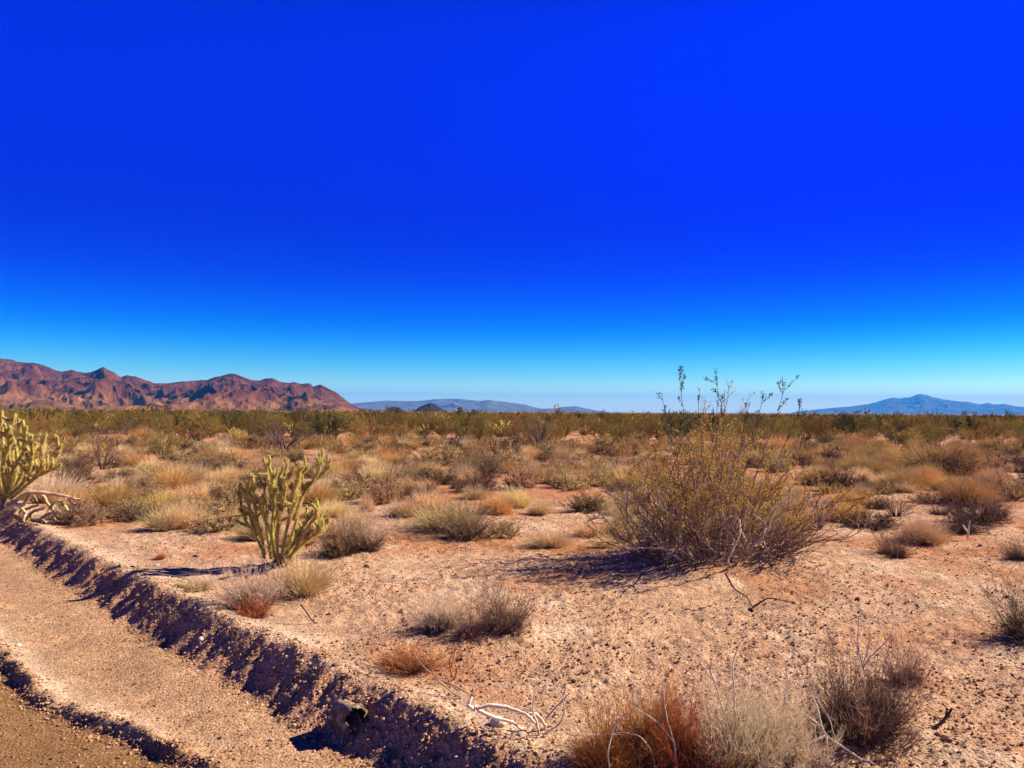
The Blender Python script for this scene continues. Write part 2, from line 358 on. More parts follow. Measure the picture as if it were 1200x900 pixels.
# ------------------------------------------------------------------ mountains
def rock_material(name, a, b, c, scale):
    m = bpy.data.materials.new(name); m.use_nodes = True; t = m.node_tree; N = t.nodes; K = t.links.new
    bs = N['Principled BSDF']; bs.inputs['Roughness'].default_value = 1; bs.inputs['Specular IOR Level'].default_value = 0
    co = N.new('ShaderNodeTexCoord'); nz = N.new('ShaderNodeTexNoise'); nz.inputs['Scale'].default_value = scale; nz.inputs['Detail'].default_value = 8; nz.inputs['Roughness'].default_value = .65
    K(co.outputs['Object'], nz.inputs['Vector']); r = N.new('ShaderNodeValToRGB'); e = r.color_ramp.elements
    e[0].position = .36; e[0].color = (*a, 1); e[1].position = .64; e[1].color = (*c, 1); k = e.new(.5); k.color = (*b, 1)
    K(nz.outputs['Fac'], r.inputs[0]); va = N.new('ShaderNodeVertexColor'); va.layer_name = 'tone'
    mm = N.new('ShaderNodeMix'); mm.data_type = 'RGBA'; mm.blend_type = 'MULTIPLY'; mm.inputs['Factor'].default_value = 1
    K(r.outputs[0], mm.inputs['A']); K(va.outputs[0], mm.inputs['B']); K(mm.outputs['Result'], bs.inputs['Base Color'])
    return m
def mountain(name, prof, dist, depth, mat_, label, u_step=1.2, rough=.3, foot=.0, spur=5.0, seed=3, tone=None, nw=150, base_v=None, back=.5, gain=1.0):
    """ridge whose skyline, seen from the road, follows prof; real distance, depth and relief"""
    us = np.arange(prof[0][0], prof[-1][0] + .01, u_step)
    pv = np.interp(us, [p[0] for p in prof], [p[1] for p in prof])
    hz = np.array([proj([ray(u, 450)[0] * dist, dist, 0])[1] for u in us])      # where z=0 would be seen
    hh = (hz - pv) / FPX * dist                                        # height of the ridge above the plain
    hh = hh + EYE[2]
    wv = np.concatenate([np.linspace(0, 1, nw), np.linspace(1, 1 + back, nw // 3)[1:]])
    U, Wv = np.meshgrid(us, wv, indexing='ij'); HH = np.repeat(hh[:, None], len(wv), 1)
    y = dist - depth * (1 - Wv); tx = (U - 600) / FPX * dist * (.35 + .65 * y / dist) / 1.0
    X = (U - 600) / FPX * y; Y = y.copy()
    s = spur / depth
    wx = fbm(X * s * .6, Y * s * .6, 3, seed + 50) * .55
    rg = ridged(X * s + wx, Y * s * .55 + wx, 6, seed)
    rg2 = ridged(X * s * 3.1 + 7, Y * s * 2.2, 4, seed + 9)
    shape = np.where(Wv <= 1, np.clip(Wv, 0, 1) ** 1.25, np.clip(1 - (Wv - 1) / back, 0, 1))
    mid = np.clip(np.sin(np.clip(Wv, 0, 1) * np.pi), 0, 1) ** .7
    Z = HH * (shape + rough * mid * (rg - .55) + rough * .42 * mid * (rg2 - .5)) * gain
    Z += HH * .05 * sstep(.02, .4, Wv) * fbm(X * s * 9, Y * s * 9, 4, seed + 4, .6) * np.where(np.abs(Wv - 1) < .03, .4, 1)
    # nothing in front may stand above the wanted skyline
    lim = (np.repeat((hz - pv)[:, None], len(wv), 1) / FPX) * Y + EYE[2]
    Z = np.where(Wv < .98, np.minimum(Z, lim * (.93 + .05 * rg2)), Z)
    Z = np.maximum(Z, -2) - 1.5 * (1 - sstep(0, .05, Wv)) - 1.0
    C = np.ones(X.shape + (3,))
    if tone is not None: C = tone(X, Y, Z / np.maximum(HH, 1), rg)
    nu, nv = X.shape; i = np.arange(nu - 1)[:, None]; j = np.arange(nv - 1)[None]
    F = np.stack([i * nv + j, (i + 1) * nv + j, (i + 1) * nv + j + 1, i * nv + j + 1], -1).reshape(-1, 4)
    g = Geo(); g.add(np.stack([X, Y, Z], -1).reshape(-1, 3), F, C.reshape(-1, 3))
    o = obj(name, g.mesh(name, mat_, True, True)); o['kind'] = 'structure'; o['label'] = label
    return o
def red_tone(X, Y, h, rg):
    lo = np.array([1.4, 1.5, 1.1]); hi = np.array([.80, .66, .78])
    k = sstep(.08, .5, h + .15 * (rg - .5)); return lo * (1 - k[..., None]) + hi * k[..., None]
RED = rock_material('red_rock', (.060, .022, .014), (.125, .050, .025), (.185, .085, .038), .016)
GREY = rock_material('far_rock', (.09, .085, .065), (.13, .115, .085), (.18, .155, .11), .003)
DARKR = rock_material('dark_volcanic_rock', (.03, .018, .016), (.045, .025, .02), (.06, .035, .025), .03)
SK1 = [(-330, 470), (-240, 430), (-160, 436), (-100, 410), (-40, 416), (0, 420), (12, 422), (25, 425), (38, 425), (52, 429), (64, 434), (72, 436), (84, 434), (98, 437), (106, 436), (113, 433),
       (118, 430), (121, 429.5), (126, 433), (134, 437), (142, 442), (148, 440), (156, 441), (168, 445), (180, 449), (196, 450), (215, 447), (230, 446), (242, 446),
       (252, 442), (262, 440), (273, 438), (283, 441), (293, 445), (303, 446), (312, 444), (319, 443.5), (328, 447), (338, 449), (346, 448), (353, 450), (358, 449), (363, 449),
       (367, 453), (371, 452), (376, 451), (384, 455), (394, 460), (402, 466), (408, 471), (414, 475), (424, 479), (440, 481)]
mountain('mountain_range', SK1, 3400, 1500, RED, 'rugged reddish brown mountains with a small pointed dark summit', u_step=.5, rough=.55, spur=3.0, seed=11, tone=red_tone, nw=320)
SK2 = [(380, 482), (412, 473), (430, 471.5), (450, 469.5), (470, 470), (490, 470), (510, 468), (530, 467), (550, 468.5), (562, 470), (572, 468.5), (582, 470), (600, 472), (615, 474), (625, 477), (636, 479),
       (650, 478.5), (660, 477), (675, 476), (684, 478), (700, 481), (712, 483)]
mountain('distant_ridge', SK2, 15000, 4000, GREY, 'low blue grey ridge far off beyond the scrub', u_step=.9, rough=.35, spur=3.0, seed=23, nw=120)
SK3 = [(905, 487), (945, 481), (975, 478), (1000, 476), (1020, 473), (1038, 468), (1046, 466), (1055, 467), (1066, 465.5), (1074, 463), (1080, 461.5), (1086, 463), (1094, 465.5), (1106, 468), (1120, 470), (1135, 471),
       (1148, 474), (1158, 472), (1165, 474), (1178, 473.5), (1190, 476), (1215, 478), (1260, 480), (1320, 484), (1350, 489)]
mountain('distant_mountain', SK3, 23000, 5000, GREY, 'long hazy blue mountain with a small central summit', u_step=.9, rough=.26, spur=3.0, seed=37, nw=120, back=.2)
for nm, pr, d, lb in (('small_hill', [(484, 483), (492, 477), (500, 474), (505, 472.5), (510, 474), (516, 478), (524, 483)], 2600, 'small dark conical hill before the blue grey ridge'),
                      ('small_hill', [(450, 483), (456, 479), (462, 477), (468, 478), (476, 483)], 1500, 'low dark green hump before the blue grey ridge'),
                      ('small_hill', [(-30, 478), (-5, 471), (8, 471), (16, 475), (22, 474), (30, 477), (42, 482)], 2300, 'dark low outcrop at the foot of the red mountains')):
    mountain(nm, pr, d, 90, DARKR, lb, u_step=.5, rough=.3, seed=int(d), nw=40, back=1.0)

# ------------------------------------------------------------------ haze
HAZE = True
if HAZE:
    bm = bmesh.new(); bmesh.ops.create_cube(bm, size=1)
    for v in bm.verts: v.co = Vector((v.co.x * 66000, v.co.y * 66000, (v.co.z + .5) * 720 - 8))
    me = bpy.data.meshes.new('haze'); bm.to_mesh(me); bm.free()
    m = bpy.data.materials.new('thin_desert_haze'); m.use_nodes = True; t = m.node_tree; t.nodes.clear()
    pv = t.nodes.new('ShaderNodeVolumePrincipled'); pv.inputs['Color'].default_value = (.02, .37, 1.0, 1); pv.inputs['Density'].default_value = 4.6e-5
    ou = t.nodes.new('ShaderNodeOutputMaterial'); t.links.new(pv.outputs[0], ou.inputs['Volume']); me.materials.append(m)
    o = obj('haze', me); o['kind'] = 'stuff'; o['label'] = 'thin bluish air between the road and the far mountains'

# ------------------------------------------------------------------ plant prototypes (meshes)
def g_straw(seed, n=1500, h=.42, lean=1.2, w=.0036):
    g = np.random.default_rng(seed); G = Geo()
    S, D, ln = spokes(g, n, .10, .05, lean, .6)
    P = grow(g, S, D, h * g.uniform(.45, 1.1, n) * (1 - .12 * ln), 5, .02, .10); ribbons(G, P, w, g)
    K = kids(g, P[:n // 2], 2, .4, .9, .35, .35, 3, 0, .15); ribbons(G, K, w * .7, g)
    Q = Geo(); S, D, ln = spokes(g, 40, .07, .1, 1.3, .6); T = grow(g, S, D, h * .5, 4, .02, .15); tubes(Q, T, .004, .0015, 3)
    T2 = kids(g, T, 9, .05, .9, .5, .6, 3, 0, .2); ribbons(Q, T2, .006, g, .5)  # dark inner twigs put the shade of the clump's heart into colour
    return G, Q
def g_shrub(seed, mains=44, h=.45, lean=1.4, leafn=5, leaf=(.017, .009), n1=7, n2=5, rb=.006):
    g = np.random.default_rng(seed); St = Geo(); Lf = Geo()
    S, D, ln = spokes(g, mains, .06, .1, lean, .55)
    A = grow(g, S, D, h * g.uniform(.7, 1.05, mains), 6, .05, .13); tubes(St, A, rb, .0022, 4)
    B = kids(g, A, n1, .25, .95, .45, .45, 4, .05, .16); tubes(St, B, .0026, .0013, 3)
    C = kids(g, B, n2, .3, 1.0, .5, .55, 3, .04, .2); ribbons(St, C, .0028, g, .5)
    T = kids(g, A, 10, .02, .55, .4, .8, 3, 0, .2); ribbons(St, T, .006, g, .5)  # short inner twigs added to deepen the shade at the shrub's base
    leaves(Lf, g, C, leafn, .2, 1.05, leaf[0], leaf[1], .008); leaves(Lf, g, B, leafn, .4, 1.0, leaf[0], leaf[1], .008)
    return St, Lf
def g_creosote(seed, mains=22, h=1.5, lean=.75, n1=7, n2=6, leafn=7, leaf=(.020, .011), rb=.011, lo=.35):
    g = np.random.default_rng(seed); St = Geo(); Lf = Geo()
    S, D, ln = spokes(g, mains, .16, .08, lean, .7)
    A = grow(g, S, D, h * g.uniform(.65, 1.12, mains), 9, .055, .10); tubes(St, A, rb * g.uniform(.6, 1.1, mains), .0025, 5)
    B = kids(g, A, n1, lo, .97, .38, .38, 5, .10, .12); tubes(St, B, .0038, .0016, 3)
    C = kids(g, B, n2, .25, 1.0, .5, .45, 4, .09, .14); tubes(St, C, .0019, .001, 3)
    leaves(Lf, g, C, leafn, .2, 1.05, leaf[0], leaf[1], .014); leaves(Lf, g, B, 4, .5, 1.0, leaf[0], leaf[1], .014)
    return St, Lf
def joint_geo(G, Sp, g, P, r, spn, S=8, splen=.028):
    """a cactus stem along polyline P: tubercled, round-ended, with spines"""
    L_ = np.linalg.norm(np.diff(P, axis=0), axis=1).sum(); K = max(6, int(L_ / .018))
    t = np.linspace(0, 1, len(P)); tt = np.linspace(0, 1, K); Q = np.stack([np.interp(tt, t, P[:, i]) for i in range(3)], 1)
    T = np.gradient(Q, axis=0); T = nrm(T); ref = np.array([.3, .5, .2]) if abs(T[0][0]) < .9 else np.array([0, 1., .2])
    U = nrm(np.cross(T, ref)); V = np.cross(T, U)
    end = np.minimum(1, np.sqrt(np.clip(np.minimum(tt * L_ / r + .25, (1 - tt) * L_ / r + .04), 0, 1)))
    an = np.arange(S) / S * 2 * np.pi
    rad = r * end[:, None] * (1 + .16 * np.cos(an[None] * 4 + np.arange(K)[:, None] * np.pi) + g.normal(0, .03, (K, S)))
    v = Q[:, None] + rad[..., None] * (np.cos(an)[None, :, None] * U[:, None] + np.sin(an)[None, :, None] * V[:, None])
    b = (np.arange(K - 1) * S)[:, None]; j = np.arange(S)[None]; j2 = (j + 1) % S
    G.add(v.reshape(-1, 3), np.stack([b + j, b + j2, b + S + j2, b + S + j], -1).reshape(-1, 4))
    n = int(spn * L_ / .1)
    if n > 0:
        k = g.integers(0, K, n); a2 = g.uniform(0, 2 * np.pi, n)
        rd = np.cos(a2)[:, None] * U[k] + np.sin(a2)[:, None] * V[k]
        b0 = Q[k] + rd * r * end[k][:, None] * .85; d = nrm(rd + g.normal(0, .45, (n, 3)) + T[k] * .25)
        sd = nrm(np.cross(d, g.normal(0, 1, (n, 3)))) * .0016; ln = splen * g.uniform(.6, 1.2, n)[:, None]
        vv = np.stack([b0 - sd, b0 + sd, b0 + d * ln], 1); Sp.add(vv.reshape(-1, 3), np.arange(n * 3).reshape(-1, 3))
def cactus_arm(g, start, D, L_, r, up, nb, depth=2, spn=28):
    G, Sp = Geo(), Geo()
    def rec(s, d, l, rr, dep):
        P = grow(g, s[None], d[None], l, 6, up, .09)[0]; joint_geo(G, Sp, g, P, rr, spn)
        if dep <= 0: return
        for i in range(nb if dep == depth else g.integers(1, nb + 1)):
            t = g.uniform(.45, 1.0) if i else 1.0
            k = min(int(t * 5), 4); q = P[k] * (1 - (t * 5 - k)) + P[k + 1] * (t * 5 - k); q = q if t < 1 else P[-1]
            tn = nrm(P[k + 1] - P[k]); dd = nrm(tn + g.normal(0, .42, 3) + np.array([0, 0, .25])); rec(q - tn * rr * .5, dd, l * g.uniform(.45, .75), rr * .9, dep - 1)
    rec(start, D, L_, r, depth); return G, Sp
def g_cholla(seed, arms=12, L_=.34, r=.026, lean=.95, nb=3, depth=3, spn=10):
    g = np.random.default_rng(seed); G, Sp = Geo(), Geo()
    S, D, ln = spokes(g, arms, .08, .1, lean, .7)
    for i in range(arms):
        a, b = cactus_arm(g, S[i], D[i], L_ * g.uniform(.7, 1.2), r, .05, nb, depth, spn)
        for q, z in ((G, a), (Sp, b)):
            for vv, ff, n0 in zip(z.v, z.f, np.cumsum([0] + [len(x) for x in z.v[:-1]])): q.add(vv, ff - n0)
    return G, Sp
def g_wisp(seed, n=95, h=.75, lean=.95):
    g = np.random.default_rng(seed); G, Q = Geo(), Geo()
    S, D, ln = spokes(g, n, .20, .03, lean, .7)
    A = grow(g, S, D, h * g.uniform(.5, 1.1, n) * (1 - .2 * ln), 7, .03, .12); tubes(G, A, .0026, .0012, 3)
    B = kids(g, A, 9, .1, .97, .42, .38, 5, .05, .15); ribbons(G, B, .0034, g, .4)
    C = kids(g, B, 5, .2, 1., .5, .5, 4, .03, .2); ribbons(G, C, .0026, g, .4)
    T = kids(g, A, 22, .02, .4, .3, .8, 3, 0, .2); ribbons(Q, T, .005, g, .5)  # dark low twigs paint a shaded heart into the brush
    return G, Q
def twoparts(name, pn, seeds, fn, mats, **kw):
    out = []
    for s in seeds:
        A, B = fn(s, **kw); out.append(((pn[0], A.mesh(name + '_' + pn[0], mats[0])), (pn[1], B.mesh(name + '_' + pn[1], mats[1]))))
    return out
PROTO = {}
def proto(kind, name, parts_list): PROTO[kind] = (name, parts_list)
proto('straw', 'dry_grass_clump', twoparts('grass', ('blades', 'stems'), (1, 2, 3, 4), g_straw, (M['straw'], M['darktwig'])))
proto('whitegrass', 'dry_grass_clump', twoparts('grass', ('blades', 'stems'), (5, 6), g_straw, (M['whiteblade'], M['darktwig']), n=1100, h=.45, lean=1.0, w=.0036))
proto('wisp', 'feathery_brush', twoparts('wisp', ('twigs', 'stems'), (11, 12), g_wisp, (M['whiteblade'], M['darktwig'])))
proto('rustwisp', 'rusty_brush', twoparts('wisp', ('twigs', 'stems'), (13, 14), g_wisp, (M['rust'], M['darktwig']), lean=1.2))
proto('brownwisp', 'dry_shrub', twoparts('wisp', ('twigs', 'stems'), (15, 16), g_wisp, (M['browntwig'], M['darktwig']), lean=1.35))
proto('gold', 'golden_bush', twoparts('bush', ('blades', 'stems'), (7, 8, 9), g_straw, (M['gold'], M['darktwig']), n=2200, h=.55, lean=1.4, w=.0042))
proto('rust', 'rusty_brush', twoparts('brush', ('blades', 'stems'), (17, 18), g_straw, (M['rust'], M['darktwig']), n=1500, h=.42, lean=1.2, w=.0042))
proto('tan', 'dry_shrub', twoparts('shrub', ('stems', 'foliage'), (21, 22, 23, 24), g_shrub, (M['darktwig'], M['tanleaf']), leafn=5))
proto('ash', 'dry_shrub', twoparts('shrub', ('stems', 'foliage'), (31, 32, 33), g_shrub, (M['greytwig'], M['ashleaf']), leafn=6))
proto('dark', 'dry_shrub', twoparts('shrub', ('stems', 'foliage'), (41, 42, 43), g_shrub, (M['darktwig'], M['brownleaf']), mains=56, leafn=2, n1=8))
proto('bare', 'leafless_shrub', twoparts('bare', ('branches', 'twigs'), (51, 52), lambda s, **k: g_shrub(s, **k), (M['bark'], M['greytwig']), mains=16, h=.9, lean=.95, leafn=1, leaf=(.03, .004), rb=.016))
proto('creo', 'creosote_bush', twoparts('creosote', ('stems', 'foliage'), (61, 62, 63, 64), g_creosote, (M['bark'], M['creoleaf']), mains=24, n1=8, n2=5, leafn=7, leaf=(.038, .020), lo=.15, lean=.95))
proto('creogold', 'creosote_bush', twoparts('creosote', ('stems', 'foliage'), (65, 66), g_creosote, (M['bark'], M['creogold']), mains=24, n1=8, n2=5, leafn=7, leaf=(.038, .020), lo=.15, lean=1.0))
proto('green', 'desert_tree', twoparts('tree', ('limbs', 'foliage'), (71, 72), g_creosote, (M['bark'], M['darkleaf']), mains=12, h=1.9, n1=10, n2=6, leafn=7, leaf=(.05, .03), lo=.3, lean=.8, rb=.03))
proto('cholla', 'cholla_cactus', twoparts('cholla', ('branches', 'spines'), (81, 82, 83), g_cholla, (M['cactus'], M['spine'])))

PROTO_OBJ = {}; RNG = random.Random(5)
def plant(kind, p, s, rz=None, var=None):
    name, pl = PROTO[kind]; i = RNG.randrange(len(pl)) if var is None else var
    key = (kind, i); rz = RNG.uniform(0, 6.28) if rz is None else rz
    if key not in PROTO_OBJ: o = PROTO_OBJ[key] = make_thing(name, pl[i])
    else: o = dup(PROTO_OBJ[key])
    put(o, p, s, rz, (RNG.uniform(-.06, .06), RNG.uniform(-.06, .06))); return o

# ------------------------------------------------------------------ labels found from landmarks
LM = [((325, 640), 'the green spiny cactus'), ((835, 640), 'the tall open creosote bush'), ((20, 560), 'the yellow cactus by the road'), ((590, 705), 'the lone dark dome shrub'),
      ((1010, 800), 'the dark mop shrub'), ((405, 625), 'the round shrub beside the cactus'), ((630, 515), 'the bare black-branched bush'), ((1135, 575), 'the golden orange bush'),
      ((540, 605), 'the broad shaded tan shrub'), ((290, 690), 'the pale grass by the bank'), ((165, 575), 'the low shrub with a stub'), ((510, 495), 'the pale far cholla'),
      ((120, 520), 'the small leafless tree'), ((1100, 530), 'the big brown domed shrub'), ((190, 490), 'the tree under the red mountains'), ((990, 495), 'the bush under the blue mountain'),
      ((345, 505), 'the wide leafless grey shrub'), ((700, 497), 'the round yellow cholla'), ((800, 880), 'the rusty brush'), ((1175, 490), 'the pair of skyline trees')]
WHAT = dict(straw='pale straw grass clump', whitegrass='bleached grass clump', gold='golden orange bush', rust='rusty brown brush clump', tan='tan leafy dry shrub', ash='ashy grey-green dry shrub', dark='dark brown twiggy shrub',
            bare='leafless grey shrub', creo='olive green creosote bush', creogold='golden green creosote bush', green='dark green desert tree', cholla='pale yellow cholla cactus', wisp='pale feathery brush', rustwisp='rusty twiggy brush', brownwisp='brown tangled shrub')
CAT = dict(brownwisp='shrub', wisp='brush', rustwisp='brush', straw='grass clump', whitegrass='grass clump', gold='bush', rust='brush', tan='shrub', ash='shrub', dark='shrub', bare='shrub', creo='bush', creogold='bush', green='tree', cholla='cactus')
GRP = dict(brownwisp='brown tangled shrubs', wisp='feathery brush', rustwisp='rusty brush clumps', straw='straw grass clumps on the flat', whitegrass='bleached grass clumps on the flat', gold='golden bushes on the flat', rust='rusty brush clumps', tan='tan dry shrubs on the flat', ash='ashy dry shrubs on the flat',
           dark='dark twiggy shrubs on the flat', bare='leafless shrubs on the flat', creo='creosote bushes beyond the flat', creogold='creosote bushes beyond the flat', green='dark trees on the skyline', cholla='cholla cacti on the flat')
ORD = ['nearest', 'second', 'third', 'fourth', 'fifth', 'sixth', 'seventh', 'eighth', 'ninth', 'tenth', 'eleventh', 'twelfth', 'thirteenth', 'fourteenth', 'fifteenth', 'sixteenth', 'seventeenth', 'eighteenth', 'nineteenth', 'twentieth', 'twenty-first', 'twenty-second', 'twenty-third', 'twenty-fourth']
PENDING = []
def auto(kind, o, uv): PENDING.append((kind, o, uv))
def flush_labels():
    buckets = {}
    for kind, o, (u, v) in PENDING:
        best = min(LM, key=lambda q: (q[0][0] - u) ** 2 * (.35 if v < 540 else 1) + ((q[0][1] - v) * (3 if v < 540 else 1.6)) ** 2)
        du, dv = u - best[0][0], v - best[0][1]
        d = ('right of' if du > 0 else 'left of') if abs(du) > abs(dv) * 2.2 else ('beyond' if dv < 0 else 'in front of')
        buckets.setdefault((kind, best[1], d), []).append((du * du + dv * dv * 4, o))
    for (kind, lm, d), lst in buckets.items():
        lst.sort(key=lambda q: q[0])
        for i, (_, o) in enumerate(lst):
            if i < len(ORD): lab = '%s %s %s %s' % (ORD[i], WHAT[kind], d, lm)
            else: lab = 'small far %s %s %s' % (WHAT[kind], d, lm)
            tag(o, lab, CAT[kind], GRP[kind])

# ------------------------------------------------------------------ foreground plants, one by one
R = random.Random(77)
# the tall open creosote
def big_creosote():
    g = np.random.default_rng(404); p = B_CREO.copy(); St, Lf, Dead = Geo(), Geo(), Geo()
    n = 84; S, D, ln = spokes(g, n, .38, .05, 1.15, .8)
    S[:, 0] *= 1.5
    A = grow(g, S, D * np.array([1.25, .8, 1]), g.uniform(1.15, 1.85, n) * (1.12 - .22 * ln), 12, .055, .16); tubes(St, A[26:], g.uniform(.006, .014, n - 26), .0035, 5); Pal = Geo(); tubes(Pal, A[:26] * np.array([1, 1, .8]), g.uniform(.008, .017, 26), .004, 5)
    nt = 70; S2, D2, l2 = spokes(g, nt, .40, 1.0, 1.5, 1.0); S2[:, 0] *= 1.5; S2[:, 2] = .0
    A2 = grow(g, S2, D2 * np.array([1.3, .9, 1]), g.uniform(.4, 1.05, nt), 10, .05, .26); A2[..., 2] = np.maximum(A2[..., 2], .01); tubes(St, A2, g.uniform(.006, .012, nt), .003, 5)
    K2 = kids(g, A2, 5, .15, .95, .4, .7, 5, .05, .25); K2[..., 2] = np.maximum(K2[..., 2], .01); tubes(St, K2, .0042, .002, 3); tubes(St, kids(g, K2, 3, .2, 1, .5, .7, 4, .03, .25), .0024, .0012, 3)
    B0 = kids(g, A, 6, .03, .5, .38, .75, 5, .02, .22); tubes(St, B0, .0045, .002, 3); C0 = kids(g, B0, 4, .2, 1, .5, .7, 4, 0, .25); tubes(St, C0, .0022, .0012, 3)
    B = kids(g, A, 7, .25, .97, .36, .42, 6, .09, .13); tubes(St, B, .0052, .0022, 4)
    C = kids(g, B, 5, .2, 1.0, .5, .42, 4, .08, .16); tubes(St, C, .0022, .0012, 3)
    Cz = C[:, -1, 2] + g.normal(0, .15, len(C)); leaves(Lf, g, C[Cz > .62], 8, .2, 1.05, .023, .012, .012); Bz = B[:, -1, 2] + g.normal(0, .12, len(B)); leaves(Lf, g, B[Bz > .7], 7, .5, 1.0, .026, .014, .012)
    # tall sprigs that stand up against the sky
    sprigs = []
    for (u, v, tw) in ((795, 433, 5), (842, 437, 5), (850, 455, 3), (893, 464, 4), (921, 446, 6), (878, 468, 3), (818, 462, 4), (775, 470, 3), (1010 - 70, 470, 3), (776, 465, 3)):
        top = ap(u, v, p[1] + g.uniform(-.3, .3)) - p; st = np.array([top[0] * .25, top[1] * .2, .3]); K = 9
        t = np.linspace(0, 1, K)[:, None]; P = st * (1 - t) + top * t + np.array([0, 0, -.10]) * np.sin(t * np.pi) + g.normal(0, .012, (K, 3)) * t
        Gs = Geo(); tubes(Gs, P[None], .006, .0025, 4); Bq = kids(g, P[None], tw, .72, .98, .14, .45, 5, .12, .15); tubes(Gs, Bq, .0032, .0017, 3)
        Cq = kids(g, Bq, 4, .2, 1, .5, .4, 3, .1, .15); tubes(Gs, Cq, .0018, .001, 3); leaves(Gs, g, Cq, 7, .1, 1.05, .021, .011, .006)
        leaves(Gs, g, Bq, 6, .1, 1.0, .021, .011, .006); sprigs.append(Gs)
    root = obj('creosote_bush', None)
    obj('stems', St.mesh('creosote_stems', mat('creosote_near_bark', (.22, .125, .085), (.44, .29, .21), nscale=5, bump=.3)), root)
    obj('foliage', Lf.mesh('creosote_foliage', mat('creosote_near_leaf', (.60, .37, .06), (.54, .26, .05), trans=.3, nscale=5)), root)
    SPR = mat('creosote_sprig_silhouette', (.075, .080, .055), (.11, .10, .06), trans=.2)  # stem and leaf coloured dark so sprigs read as silhouettes on the sky
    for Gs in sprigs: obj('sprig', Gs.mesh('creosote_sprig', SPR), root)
    obj('pale_stems', Pal.mesh('creosote_pale_stems', mat('creosote_pale_bark', (.62, .47, .37), (.40, .27, .21), nscale=6, bump=.3)), root)
    # bleached dead branches arching at the base
    for pts in ([(850, 672), (838, 650), (842, 628), (848, 612), (856, 602), (866, 606)], [(866, 606), (868, 622), (860, 640), (852, 655), (862, 668)], [(790, 655), (796, 632), (790, 612), (780, 590), (770, 572)],
                [(880, 690), (872, 660), (878, 640), (868, 618)], [(820, 668), (806, 640), (790, 620), (768, 606), (745, 600)], [(905, 655), (893, 630), (899, 612), (882, 600)],
                [(845, 668), (855, 690), (868, 700), (878, 706)], [(800, 655), (775, 640), (748, 640), (725, 646)], [(835, 662), (812, 672), (796, 676)],
                [(812, 664), (806, 640), (788, 622), (784, 600), (764, 585), (752, 560)], [(872, 664), (880, 640), (900, 622), (905, 600), (925, 580)]):
        dy = g.uniform(-.65, -.15); q = np.array([ap(a, b, p[1] + dy + g.uniform(-.05, .05)) - p for a, b in pts]); m_ = len(q)
        t = np.linspace(0, m_ - 1, m_ * 4); Q = np.stack([np.interp(t, np.arange(m_), q[:, i]) for i in range(3)], 1)
        Q[1:-1] = (Q[:-2] + Q[1:-1] * 2 + Q[2:]) / 4; G = Geo(); tubes(G, Q[None], .013, .006, 5)
        Kd = kids(g, Q[None], 4, .3, .95, .22, .5, 4, .02, .2); tubes(G, Kd, .0035, .0015, 3)
        obj('dead_branch', G.mesh('dead_branch', M['palestem']), root)
    put(root, p - np.array([0, 0, .02]))
    tag(root, 'tall open creosote bush with sprigs against the sky and bleached dead branches at its base', 'bush')
big_creosote()

# the green spiny cactus
def near_cactus(u, v, arms, height, seed, lab, lean, spn=46, r=.019, xs=1.0, depth=2, nb=3, seg=.42, tilt=.13):
    g = np.random.default_rng(seed); p = gp(u, v); root = obj('cholla_cactus', None)
    S, D, ln = spokes(g, arms, .10, .06, lean, .8); D = D * np.array([xs, .8, 1])
    G, Sp = Geo(), Geo()
    for k in range(5):
        P = grow(g, np.array([[g.uniform(-.06, .06), g.uniform(-.05, .05), -.05]]), np.array([[g.uniform(-.3, .3), g.uniform(-.3, .3), 1.]]), .28, 5, .02, .08)[0]; joint_geo(G, Sp, g, P, .032, 6)
    obj('trunk', G.mesh('cactus_trunk', M['cactusold']), root)
    for i in range(arms):
        a, b = cactus_arm(g, S[i] + np.array([0, 0, .06]), D[i], height * seg * g.uniform(.7, 1.2), r * g.uniform(.85, 1.15), .06, nb, depth, spn)
        am = obj('arm', a.mesh('cactus_arm', M['cactus']), root); obj('spines', b.mesh('cactus_spines', M['spine']), am)
    put(root, p, 1.0, 0.0, (0.0, tilt)); tag(root, lab, 'cactus'); return root
